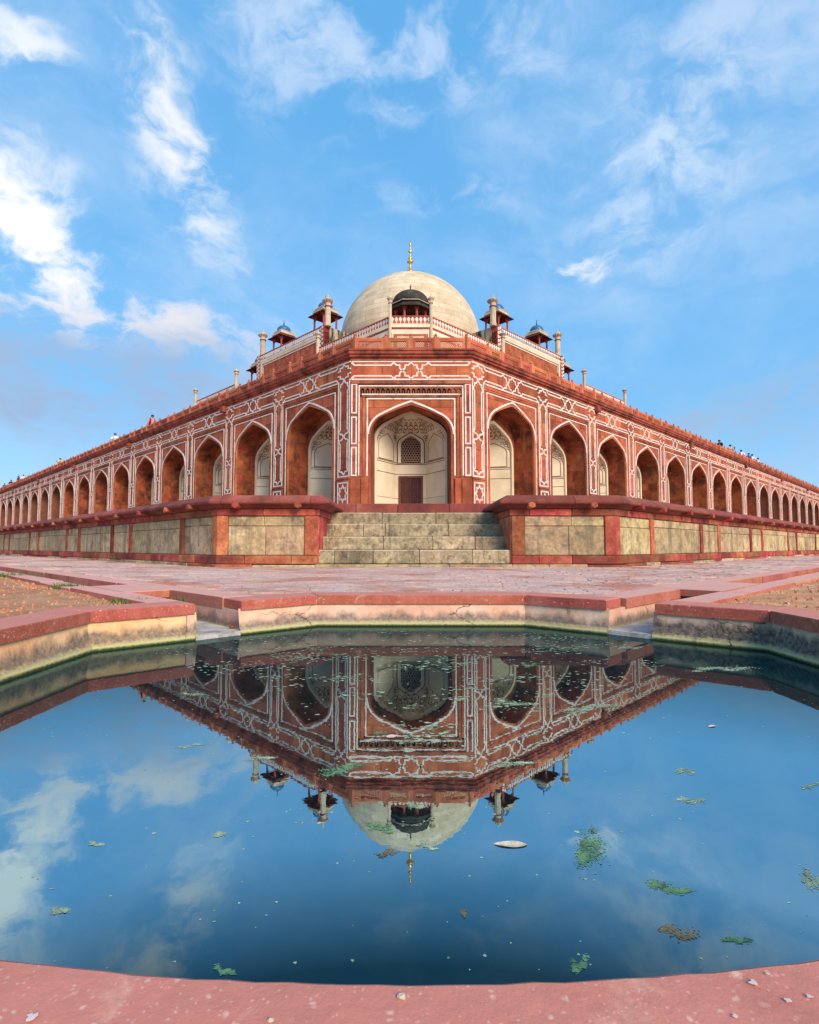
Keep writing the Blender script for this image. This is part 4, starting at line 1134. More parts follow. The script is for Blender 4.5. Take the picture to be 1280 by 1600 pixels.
# ------------------------------------------------------------------ domed mausoleum on the terrace
MC = Vector((0.10, 77.0))
CM = 45.15                                  # X + Y of the front-left wing plane
maus = thing('domed_mausoleum', 'white marble domed tomb with red and cream walls standing on the terrace', 'building', (MC.x, MC.y, 7.5))
def mfr(side, s, c, z=0):
    """s = forward distance of a point on a plane X+Y=c (left) or its mirror (right)"""
    if side < 0: return Vector((c-s+0.1, s))
    return Vector((s-c+0.1, s))
def mM(side, s, c, z=0.0):
    p = mfr(side, s, c); return TR(p.x, p.y, z, -math.pi/4 if side < 0 else math.pi/4)
WZT, WZB = 20.35, 19.62                     # wing parapet top / bottom
def balusters(L, z0, z1, step, mat_ground, parent, M, y=0.0, through=False):
    """rail, base and a row of spade-shaped white balusters in front of a red screen"""
    m = MB(); m.box(0, L, y-.06, y+.10, z1-.09, z1, .01); m.box(0, L, y-.06, y+.10, z0, z0+.06, .01); part('balustrade_rail', m, M_PARA, parent, M)
    if not through:
        m = MB(); m.box(0.01, L-.01, y+.02, y+.08, z0+.06, z1-.09); part('balustrade_screen', m, M_PARA, parent, M)
    m = MB(); nn = max(2, int(L/step)); st = L/nn; H = z1-z0-.15; zc = z0+.06
    for k in range(nn):
        cx = st*(k+.5); w_ = st*.36
        o = [(-.10*st, 0), (.10*st, 0), (.10*st, .30*H), (w_*.75, .42*H), (w_, .62*H), (w_*.8, .82*H), (0, H*.98), (-w_*.8, .82*H), (-w_, .62*H), (-w_*.75, .42*H), (-.10*st, .30*H)]
        m.prism_y([(cx+x, zc+z) for x, z in o], y-.03, y+.04)
    part('baluster_row', m, M_WHITE, parent, M, kind='stuff')
def pinnacle(parent, p, z0, zs, r, h=0.5, shaft=M_BUFF):
    """slender corner shaft with a lotus capital"""
    M = TR(p.x, p.y, 0)
    m = MB(); m.lathe([(r*1.12, z0), (r*1.12, z0+.3), (r, z0+.35), (r*.92, zs-.2*h), (r*.92, zs)], 8, ph=R(22.5)); o = part('pinnacle', m, shaft, parent, M)
    m = MB(); m.lathe([(r*.92, zs), (r*1.25, zs+.06*h), (r*1.25, zs+.16*h), (r*.95, zs+.20*h)], 8, ph=R(22.5)); part('pinnacle_ring', m, M_PLRED, o, M)
    m = MB(); m.lathe([(r*.93, zs+.2*h), (r*1.0, zs+.75*h), (r*1.2, zs+.95*h), (r*1.75, zs+1.25*h), (r*1.85, zs+1.38*h), (r*1.35, zs+1.42*h), (r*1.15, zs+1.7*h), (r*.75, zs+1.95*h), (r*.3, zs+2.1*h), (r*.22, zs+2.25*h), (r*.28, zs+2.35*h), (.02, zs+2.75*h)], 12)
    for k in range(12):
        a = R(30*k); m.tube([(r*1.05*math.cos(a), r*1.05*math.sin(a), zs+.9*h), (r*1.5*math.cos(a), r*1.5*math.sin(a), zs+1.12*h), (r*1.95*math.cos(a), r*1.95*math.sin(a), zs+1.42*h)], [r*.12, r*.2, r*.14], 5)
    part('pinnacle_capital', m, shaft, o, M)
    return o
# core mass and roof
m = MB(); e = 6.0
q = [mfr(-1, 47.5, CM+2.2), mfr(1, 47.5, CM+2.2), mfr(1, 76, CM+2.2), Vector((0.1, 104)), mfr(-1, 76, CM+2.2)]
m.prism_z([(p.x, p.y) for p in q], 7.5, 19.5); part('body', m, M_RED, maus)
s0 = 46.96                                   # forward distance of the chamfer corner
cl_, cr_ = mfr(-1, s0, CM), mfr(1, s0, CM)
S_END = 54.85
def wing_wall(a, b, parent, frames=True):
    """cream banded wall of a corner wing between two plan points"""
    d = (b-a); L = d.length; ang = math.atan2(d.y, d.x); M = TR(a.x, a.y, 0, ang)
    m = MB(); m.box(0, L, 0.05, 1.2, 7.5, WZB-.01); w0 = part('wing_wall', m, M_RED, parent, M)
    for z0, z1, y, mt in ((WZB-.34, WZB-.02, -.10, M_CREAM), (WZB-.46, WZB-.36, -.04, M_PLRED), (WZB-.80, WZB-.48, .0, M_CREAM)):
        m = MB(); m.box(0, L, y, .06, z0, z1, .01); part('string_course', m, mt, w0, M)
    nb = max(1, int(round(L/3.7))); bw = L/nb
    for k in range(nb):
        m = MB(); x0, x1 = bw*k+.35, bw*(k+1)-.35
        m.box(x0, x1, .01, .06, 12.0, WZB-.86, .01); part('wall_panel', m, M_PLRED, w0, M)
        m = MB(); m.box(x0+.28, x1-.28, -.02, .06, 12.3, WZB-1.12, .01); part('wall_panel', m, M_CREAM, w0, M)
        m = MB(); m.strip([(x0-.12, 11.9), (x0-.12, WZB-.84), (x1+.12, WZB-.84), (x1+.12, 11.9)], .12, -.01, .06); part('panel_border', m, M_CREAM, w0, M)
    balusters(L, WZB, WZT, .36, None, w0, M, 0.10)
wing_wall(cl_, cr_, maus)
wing_wall(mfr(-1, S_END, CM), cl_, maus); wing_wall(cr_, mfr(1, S_END, CM), maus)
for side in (-1, 1): pinnacle(maus, mfr(side, s0, CM), WZB-2.2, 21.36, 0.155, 0.35)
S_F0, S_F1 = 66.9, 75.3
CP = 46.85; PS0, PS1 = 55.95, 65.7; PZT = 23.15; PZB = 22.52
for side in (-1, 1):
    # wing end pinnacle
    pinnacle(maus, mfr(side, S_END-.1, CM+.1), 18.0, 21.25, 0.20, 0.33)
    # far wing
    a, b = mfr(side, S_F1, CM), mfr(side, S_F0, CM)
    if side > 0: a, b = b, a
    wing_wall(a, b, maus)
    pinnacle(maus, mfr(side, S_F0, CM), 18.5, 21.4, 0.20, 0.30); pinnacle(maus, mfr(side, S_F1, CM), 18.5, 21.4, 0.20, 0.30)
    # portal block (pishtaq)
    a, b = mfr(side, PS1, CP), mfr(side, PS0, CP)
    if side > 0: a, b = b, a
    d = b-a; L = d.length; M = TR(a.x, a.y, 0, math.atan2(d.y, d.x))
    m = MB(); m.box(0, L, .06, 7.5, 7.5, PZB-.01); pt = part('portal_block', m, M_RED, maus, M)
    m = MB(); m.box(.75, L-.75, -.02, .07, PZB-.30, PZB-.01, .01); m.box(.75, L-.75, .0, .07, PZB-.52, PZB-.34, .01); part('string_course', m, M_CREAM, pt, M)
    m = MB(); m.strip([(1.35, 10), (1.35, PZB-.75), (L-1.35, PZB-.75), (L-1.35, 10)], .10, 0.0, .07); part('panel_border', m, M_WHITE, pt, M)
    m = MB(); m.strip([(.95, 10), (.95, PZB-.42), (L-.95, PZB-.42), (L-.95, 10)], .28, .01, .07); part('panel_border', m, M_CREAM, pt, M)
    balusters(L-1.0, PZB, PZT, .36, None, pt, M @ Matrix.Translation((.5, 0, 0)), .04, through=True)
    # patterned corner piers
    for x0 in (0.0, L-.72):
        m = MB(); m.box(x0, x0+.72, -.06, .72, 16, PZT+.02, .02); pier = part('corner_pier', m, M_PLRED, pt, M)
        m = MB(); z = PZT-.35
        while z > 18:
            for fx in (.20, .52): m.prism_y([(x0+fx+.14*math.cos(R(60*k)), z+(0.15 if fx > .3 else 0)+.17*math.sin(R(60*k))) for k in range(6)], -.085, -.058)
            z -= .42
        part('pier_inlay', m, M_WHITE, pier, M, kind='stuff')
    # limewashed return side, streaked black, seen over the wing roof
    m = MB()
    near_x = L-.02 if side < 0 else .02
    if side < 0: m.box(L+.001, L+.05, .72, 7.5, 16, PZT-.05)
    else: m.box(-.05, -.001, .72, 7.5, 16, PZT-.05)
    part('return_wall', m, M_STAINW, pt, M)
    m = MB()
    if side < 0: m.box(L-.70, L+.06, .70, .80, 16, PZT)
    else: m.box(-.06, .70, .70, .80, 16, PZT)
    part('pier_back', m, M_STAINW, pt, M)
    for s_ in (PS0, PS1):
        p = mfr(side, s_+(.18 if s_ == PS0 else -.18), CP+.55); pinnacle(maus, p, PZT-.1, 25.05, 0.325, 0.50)
# dome on its drum
m = MB(); m.lathe([(9.7, 18.0), (9.7, 25.4), (10.0, 25.6), (10.0, 26.0), (9.6, 26.2), (9.6, 27.4)], 48, (MC.x, MC.y)); part('drum', m, M_DOME, maus, smooth=True)
prof = [(9.7, 27.2), (9.95, 27.9)]
for k in range(37):
    a = k/36*math.pi/2; prof.append((max(.05, 10.05*math.cos(a)**1.0), 28.5 + 9.7*math.sin(a)**1.05))
m = MB(); m.lathe(prof, 72, (MC.x, MC.y)); dome = part('dome', m, M_DOME, maus, smooth=True)
m = MB(); fz = 38.0; m.lathe([(r*1.18, fz+z*1.07) for r, z in [(.55, 0), (.58, .12), (.30, .25), (.26, .5), (.50, .72), (.55, 1.0), (.42, 1.3), (.18, 1.55), (.13, 2.2), (.22, 2.35), (.42, 2.5), (.22, 2.62), (.12, 2.8), (.26, 3.0), (.10, 3.2), (.09, 3.7), (.26, 3.92), (.10, 4.1), (.08, 4.6), (.16, 4.75), (.02, 5.45)]], 16, (MC.x, MC.y)); part('finial', m, M_GOLD, dome, smooth=True)
maus.scale = (1, 1, 1.035)

# ------------------------------------------------------------------ chhatris
def blue_chhatri(p, zfloor, zeave, label, rot=R(45)):
    th = thing('domed_kiosk', label, 'kiosk', (p.x, p.y, zfloor), rot, 'blue domed kiosks on the tomb roof'); M = WM[th]; h = (zeave-zfloor)/1.06; th.scale = (1.1, 1.1, 1.06)
    for sx in (-1, 1):
        for sy in (-1, 1):
            m = MB(); m.lathe([(.17, 0), (.17, .25), (.11, .32), (.10, h-.5), (.16, h-.4), (.16, h-.05)], 8, (sx*.80, sy*.80)); pp = part('pillar', m, M_PILLAR, th, M)
            m = MB()
            for dx, dy in ((-sx, 0), (0, -sy)):
                m.tube([(sx*.80, sy*.80, h-.75), (sx*.80+dx*.18, sy*.80+dy*.18, h-.45), (sx*.80+dx*.40, sy*.80+dy*.40, h-.18)], [.05, .06, .07], 5)
            for dx, dy in ((sx, 0), (0, sy)):
                m.tube([(sx*.80, sy*.80, h-.6), (sx*.80+dx*.2, sy*.80+dy*.2, h-.35), (sx*.80+dx*.42, sy*.80+dy*.42, h-.10)], [.04, .05, .05], 5)
            part('bracket', m, M_PILLAR, pp, M)
    m = MB(); a, b = 1.30, .86
    vs = [(sx*a, sy*a, h-.22) for sx, sy in ((-1,-1),(1,-1),(1,1),(-1,1))] + [(sx*a, sy*a, h-.16) for sx, sy in ((-1,-1),(1,-1),(1,1),(-1,1))] + [(sx*b, sy*b, h+.16) for sx, sy in ((-1,-1),(1,-1),(1,1),(-1,1))] + [(sx*b, sy*b, h+.0) for sx, sy in ((-1,-1),(1,-1),(1,1),(-1,1))]
    fs = []
    for k in range(4):
        n_ = (k+1) % 4; fs += [(k, n_, 4+n_, 4+k), (4+k, 4+n_, 8+n_, 8+k), (k, 12+k, 12+n_, n_)]
    m.add(vs, fs + [(8,9,10,11), (15,14,13,12)]); part('eave', m, M_PLUM, th, M)
    m = MB(); m.box(-.95, .95, -.95, .95, h+.165, h+.36, .03); m.box(-.88, .88, -.88, .88, h+.365, h+.50, .02); dr = part('drum', m, M_BUFF, th, M)
    m = MB()
    for k in range(9):
        for sg in (-1, 1):
            x = -.80+.2*k; m.box(x-.07, x+.07, sg*.88-.03, sg*.88+.03, h+.505, h+.62); m.box(sg*.88-.03, sg*.88+.03, x-.07, x+.07, h+.505, h+.62) if 0 < k < 8 else None
    part('battlement', m, M_BUFF, dr, M, kind='stuff')
    m = MB(); m.lathe([(.80, h+.50), (.80, h+.68)], 16); part('dome_base', m, M_BUFF, th, M)
    m = MB(); m.lathe([(.76, h+.66), (.78, h+.85)] + [(.78*math.cos(R(a))**.9, h+.85+.62*math.sin(R(a))) for a in (15, 30, 45, 58, 70, 80, 87)], 20); dm = part('dome', m, M_BLUE, th, M, smooth=True)
    m = MB(); m.lathe([(.12, h+1.46), (.05, h+1.55), (.09, h+1.68), (.03, h+1.80), (.05, h+1.92), (.01, h+2.25)], 8); part('finial', m, M_DKMET, dm, M)
    return th
blue_chhatri(mfr(-1, 60.7, 51.0), 23.0, 26.75, 'blue domed kiosk behind the tall left pinnacle next to the great dome')
blue_chhatri(mfr(-1, 66.9, 51.0), 23.0, 26.55, 'blue domed kiosk farther left, standing clear above the white balustrade')
blue_chhatri(mfr(1, 61.6, 51.6), 23.0, 26.9, 'blue domed kiosk behind the tall right pinnacle next to the great dome')
blue_chhatri(mfr(1, 66.9, 51.0), 23.0, 26.55, 'blue domed kiosk farther right, standing clear above the white balustrade')
def big_chhatri(p, zf, label):
    th = thing('domed_kiosk', label, 'kiosk', (p.x, p.y, zf), 0, 'dark domed corner kiosks'); M = WM[th]; h = 2.78
    for k in range(8):
        a = R(22.5+45*k); m = MB(); m.lathe([(.20, 0), (.20, .3), (.13, .38), (.12, h-.5), (.22, h-.3), (.22, h-.05)], 8, (1.5*math.cos(a), 1.5*math.sin(a))); part('pillar', m, M_PILLAR, th, M)
    def oc(r): return r/math.cos(R(22.5))
    m = MB(); m.lathe([(oc(1.4), h-.10), (oc(1.98), h-.24), (oc(2.0), h-.12), (oc(1.65), h+.14)], 8, ph=R(22.5)); part('eave', m, M_BLACK, th, M)
    m = MB(); m.lathe([(oc(1.68), h+.10), (oc(1.68), h+.26), (oc(1.80), h+.30), (oc(1.80), h+.40), (oc(1.68), h+.44)], 8, ph=R(22.5)); dr = part('drum', m, M_BLACK, th, M)
    m = MB(); m.lathe([(oc(1.82), h+.31), (oc(1.84), h+.33), (oc(1.84), h+.37), (oc(1.82), h+.39)], 8, ph=R(22.5)); part('drum_band', m, M_BUFF, dr, M)
    m = MB(); m.lathe([(1.74, h+.42), (1.80, h+.55)] + [(1.80*math.cos(R(a))**.85, h+.55+1.32*math.sin(R(a))**1.05) for a in (10, 20, 30, 40, 50, 60, 70, 78, 85, 89)], 32); dm = part('dome', m, M_BLACK, th, M, smooth=True)
    m = MB(); m.lathe([(.16, h+1.85), (.07, h+1.95), (.13, h+2.1), (.04, h+2.25), (.07, h+2.36), (.01, h+2.7)], 8); part('finial', m, M_DKMET, dm, M)
big_chhatri(Vector((0.10, 50.6)), 20.0, 'black weathered domed kiosk in front of the great white dome')
for side, w_ in ((-1, 'left'), (1, 'right')): blue_chhatri(mfr(side, 69.3, 50.0), 19.9, 23.35, 'dark kiosk eave peeping past the far %s end of the tomb' % w_)

# ------------------------------------------------------------------ small things on the water and round the pool
def on_plane(px, py, z):
    a, b = px-640.0, 800.0-py; p = R(3.63)
    v = Vector((a, 851*math.cos(p)-b*math.sin(p), b*math.cos(p)+851*math.sin(p))); t = (z-EYE)/v.z
    return Vector((v.x*t, v.y*t, z))
def algae(px, py, wpx, hpx, mat, label, dens=1.0, seed=0, turn=0.0):
    """floating mat of tiny frond clumps; extents given on the water in metres from the picture's size"""
    r = random.Random(seed*31+int(px)); c = on_plane(px, py, WZ)
    e = on_plane(px+wpx, py, WZ)-c; f_ = on_plane(px, py-hpx, WZ)-c
    m = MB(); nn = int(950*dens); blobs = [(-.85, r.uniform(-.3, .3), .22)]
    for _ in range(16): b = blobs[-1]; blobs.append((max(-1, min(1, b[0]+r.uniform(-.03, .20))), max(-1, min(1, b[1]+r.uniform(-.5, .5))), r.uniform(.10, .34)))
    for _ in range(nn):
        b = r.choice(blobs); rr = min(1.9, abs(r.gauss(0, .8)))*b[2]; a = r.random()*6.283
        p = e*(b[0]+rr*math.cos(a)) + f_*(b[1]+rr*math.sin(a)); sz = (abs(e.x)*.011+.0011)*r.uniform(.3, 1.9); rot = r.random()*6.28; z = r.uniform(.0002, .0012)
        k = r.choice((3, 4, 5)); m.cur = r.random(); st = r.uniform(.35, 1.0)
        m.add([(p.x+sz*r.uniform(.6, 1.3)*math.cos(rot+6.283*j/k), p.y+sz*st*r.uniform(.6, 1.3)*math.sin(rot+6.283*j/k), z) for j in range(k)], [tuple(range(k))])
    return single('algae_patch', m.mesh('algae_patch', mat, recalc=False), None, label, 'algae', Matrix.Translation(c), 'algae patches on the pool')
algae(935, 1325, 32, 42, M_ALGAE, 'large green algae mat on the blue water right of centre', 2.4, 1)
algae(1048, 1378, 34, 14, M_ALGAE, 'green algae mat just right of the large one, mid pool', 1.3, 2)
algae(1275, 1372, 22, 25, M_ALGAE2, 'pale algae cut off by the right edge of the picture', 1.0, 3)
algae(910, 1505, 18, 12, M_ALGAE, 'small green clump near the front rim, right of centre', .7, 4)
algae(1060, 1452, 30, 14, M_ALGAE3, 'brownish weed clump in the dark front right water', .9, 5)
algae(1152, 1470, 24, 7, M_ALGAE, 'thin green streak in the front right corner of the pool', .7, 6)
algae(350, 1512, 14, 9, M_ALGAE, 'small green clump near the front rim, left of centre', .6, 7)
algae(97, 1430, 16, 9, M_ALGAE2, 'pale scum clump on the front left water', .6, 8)
algae(155, 1316, 14, 6, M_ALGAE2, 'pale scum flake left of centre below the cloud reflection', .5, 9)
algae(347, 1307, 13, 6, M_ALGAE2, 'pale scum flake on blue water left of the dome reflection', .5, 10)
algae(726, 1422, 6, 9, M_ALGAE3, 'tiny brown weed tuft below the floating leaf', .4, 11)
algae(672, 1322, 20, 5, M_ALGAE2, 'pale algae beside the finial reflection', .6, 12)
algae(600, 1290, 26, 10, M_ALGAE, 'green algae at the left edge of the dome reflection', .9, 13)
algae(655, 1255, 20, 7, M_ALGAE2, 'scum patch on the black kiosk reflection', .6, 14)
algae(610, 1335, 20, 8, M_ALGAE3, 'dark weed wisps left of the finial reflection', .5, 15)
algae(545, 1203, 40, 9, M_ALGAE, 'green algae band on the reflected left kiosk', 1.2, 16)
algae(415, 1190, 28, 6, M_ALGAE2, 'pale algae band at the reflected left parapet', .8, 17)
algae(818, 1198, 42, 6, M_ALGAE2, 'pale algae band at the reflected right parapet', .9, 18)
algae(812, 1093, 40, 7, M_ALGAE2, 'pale green raft on the reflected right arch', 1.1, 19)
algae(930, 1110, 50, 8, M_ALGAE2, 'long pale raft on the reflected right frieze', 1.2, 20)
algae(1140, 1050, 60, 6, M_ALGAE2, 'pale green raft in the shade of the right pool wall', 1.3, 21)
algae(990, 1014, 26, 4, M_ALGAE2, 'pale scum below the right channel mouth', .8, 22)
algae(842, 1039, 24, 3.5, M_ALGAE, 'small green raft under the right lip reflection', .6, 23)
algae(305, 1085, 22, 4, M_ALGAE2, 'pale scum on the reflected left pillars', .6, 24)
algae(600, 1145, 14, 5, M_ALGAE, 'green tuft beside the pink petal', .5, 25)
algae(535, 1022, 26, 2.5, M_ALGAE, 'thin green streak near the far pool wall, left', .5, 26)
algae(1080, 1207, 22, 6, M_ALGAE2, 'pale scum flakes on bright water at right', .5, 27)
algae(1080, 1250, 24, 7, M_ALGAE2, 'pale scum flakes lower on the right water', .5, 28)
algae(1268, 1230, 16, 6, M_ALGAE2, 'pale scum at the right picture edge', .5, 29)
algae(300, 1168, 26, 5, M_ALGAE2, 'pale scum wisps on the left cloud reflection', .4, 30)
# scattered flecks nobody could count
m = MB(); r = random.Random(9)
for _ in range(900):
    px, py = (r.uniform(20, 1270), 1000 + 520*r.random()**1.6) if r.random() < .3 else (r.gauss(700, 260), r.gauss(1090, 75))
    if py < 1075 and (px < 330 or px > 1010) and py < 1005 + 70*min(1, abs(px-640)/640): continue
    c = on_plane(px, py, WZ)
    if not (-1.8 < c.x < 2.0 and .7 < c.y < 4.3): continue
    sz = r.uniform(.0008, .0035)*(1.8 if r.random() < .10 else 1); rot = r.random()*6.28; k = r.choice((5, 6, 7)); m.cur = r.random()
    m.add([(c.x+sz*r.uniform(.4, 1.5)*math.cos(rot+6.283*j/k), c.y+sz*r.uniform(.4, 1.3)*math.sin(rot+6.283*j/k), WZ+.0004) for j in range(k)], [tuple(range(k))])
for _ in range(150):
    px, py = r.gauss(700, 290), r.choice((r.uniform(985, 1060), r.uniform(1010, 1220)))
    for _ in range(r.randint(8, 34)):
        c = on_plane(px+r.gauss(0, 22), py+r.gauss(0, 3.0), WZ)
        if not (-1.7 < c.x < 2.0 and .8 < c.y < 4.28 and c.x+c.y > 1.75 and c.y-c.x > 1.6 and c.y+abs(c.x-.1)*.9 < 4.9): continue
        sz = r.uniform(.0015, .0085); rot = r.random()*6.28; k = r.choice((3, 4, 5)); m.cur = r.random()
        m.add([(c.x+1.8*sz*r.uniform(.4, 1.5)*math.cos(rot+6.283*j/k), c.y+sz*r.uniform(.4, 1.3)*math.sin(rot+6.283*j/k), WZ+.0004) for j in range(k)], [tuple(range(k))])
o = part('floating_flecks', m.mesh('floating_flecks', M_ALGAE2, recalc=False), None, None); o['kind'] = 'stuff'; o['label'] = 'tiny pale flecks scattered over the pool water'; o['category'] = 'debris'
# leaf and petal
def leaf(px, py, L, wd, rot, mat, label, cat, name):
    c = on_plane(px, py, WZ+.0002); m = MB(); nn = 12; vs = []
    for i in range(nn+1):
        t = i/nn; w_ = wd*math.sin(math.pi*t)**.7*(1-.25*t)+.0006
        for j, s_ in enumerate((-1, -.5, 0, .5, 1)): vs.append((L*(t-.5), s_*w_, .0012+.001*abs(s_)*math.sin(3*t)+.0004*math.sin(9*t+s_)-(.0004 if s_ == 0 else 0)))
    fs = [(i*5+j, (i+1)*5+j, (i+1)*5+j+1, i*5+j+1) for i in range(nn) for j in range(4)]
    k = len(vs); vs2 = [(x, y, z-.0005) for x, y, z in vs]; m.add(vs+vs2, fs+[tuple(k+i for i in f[::-1]) for f in fs])
    return single(name, m.mesh(name, mat, smooth=True, recalc=False), None, label, cat, Matrix.Translation(c) @ Matrix.Rotation(rot, 4, 'Z'))
leaf(798, 1320, .070, .013, R(178), M_LEAF, 'dry cream leaf floating right of the dome reflection', 'leaf', 'floating_leaf')
leaf(612, 1151, .036, .016, R(20), M_PETAL, 'pale pink petal floating on the reflected arch', 'petal', 'floating_petal')
leaf(1113, 1135, .034, .008, R(25), M_DROP, 'white feather-like scrap floating on the right water', 'scrap', 'floating_scrap')
# pebbles and droppings on the near rim and channel mouth
def pebble(p, rr, mat, label, cat='pebble', flat=.6):
    r = random.Random(int(p.x*999)+5); bm = bmesh.new(); bmesh.ops.create_icosphere(bm, subdivisions=2, radius=rr)
    for v in bm.verts:
        k = 1+r.uniform(-.22, .22); v.co = Vector((v.co.x*k*1.2, v.co.y*k, v.co.z*k*flat + rr*flat*.8))
    me = bpy.data.meshes.new('pebble'); bm.to_mesh(me); bm.free(); me.materials.append(mat)
    return single('pebble', me, None, label, cat, Matrix.Translation(p))
pebble(on_plane(627, 1560, .004), .0032, M_BUFF, 'small buff pebble on the near rim at centre')
pebble(on_plane(423, 1596, .004), .0022, M_BUFF, 'tiny pebble at the bottom edge left of centre')
pebble(on_plane(363, 982, -.205), .022, M_PLRED, 'red stone chip lying in the left channel mouth')
for (px, py, rx, label) in ((50, 1588, .012, 'smeared white bird dropping at the left end of the near rim'), (1177, 1535, .010, 'largest white dropping on the right of the near rim'), (1233, 1563, .008, 'white dropping right of the largest one on the rim'), (1265, 1556, .007, 'white dropping nearest the right picture edge'), (1200, 1521, .005, 'small white dropping above the largest one'), (1149, 1587, .006, 'white dropping below the largest one on the rim')):
    c = on_plane(px, py, .0062); r = random.Random(px); m = MB(); pts = [(rx*.42*r.uniform(.4, 1.3)*math.cos(6.283*k/14), rx*.36*r.uniform(.4, 1.3)*math.sin(6.283*k/14), 0) for k in range(14)]
    m.add(pts + [(x*.6, y*.6, .0001) for x, y, _ in pts], [(k, (k+1) % 14, 14+(k+1) % 14, 14+k) for k in range(14)] + [tuple(range(14, 28))])
    single('bird_dropping', m, M_DROP, label, 'dropping', Matrix.Translation(c), 'bird droppings on the near rim')
# grass tufts by the left channel
def tuft(px, py, w_, nb, h, label):
    c = on_plane(px, py, -.03); r = random.Random(px); m = MB()
    for _ in range(nb):
        x, y = r.gauss(0, w_*.5), r.gauss(0, w_*.22); a = r.random()*6.28; hh = h*r.uniform(.5, 1.2); l = r.uniform(.3, .9)*hh; wd = .0035
        dx, dy = math.cos(a), math.sin(a)
        pts = [(x-dy*wd, y+dx*wd, 0), (x+dy*wd, y-dx*wd, 0), (x+dx*l*.4+dy*wd*.8, y+dy*l*.4-dx*wd*.8, hh*.6), (x+dx*l*.4-dy*wd*.8, y+dy*l*.4+dx*wd*.8, hh*.6), (x+dx*l, y+dy*l, hh)]
        m.cur = r.random(); m.add(pts, [(0, 1, 2, 3), (3, 2, 4)])
    return single('grass_tuft', m.mesh('grass_tuft', M_GRASS, recalc=False), None, label, 'grass', Matrix.Translation(c), 'grass tufts along the left channel')
tuft(103, 921, .16, 150, .07, 'bright green tuft against the left channel kerb')
tuft(205, 944, .22, 150, .05, 'wide low grass tuft in the corner of the left pool coping')
tuft(15, 903, .40, 160, .09, 'dark grass tuft at the left picture edge by the kerb')
tuft(279, 941, .07, 60, .035, 'tiny tuft in the left channel mouth beside the coping')
tuft(1150, 933, .20, 70, .03, 'thin dry grass beside the right channel kerb')

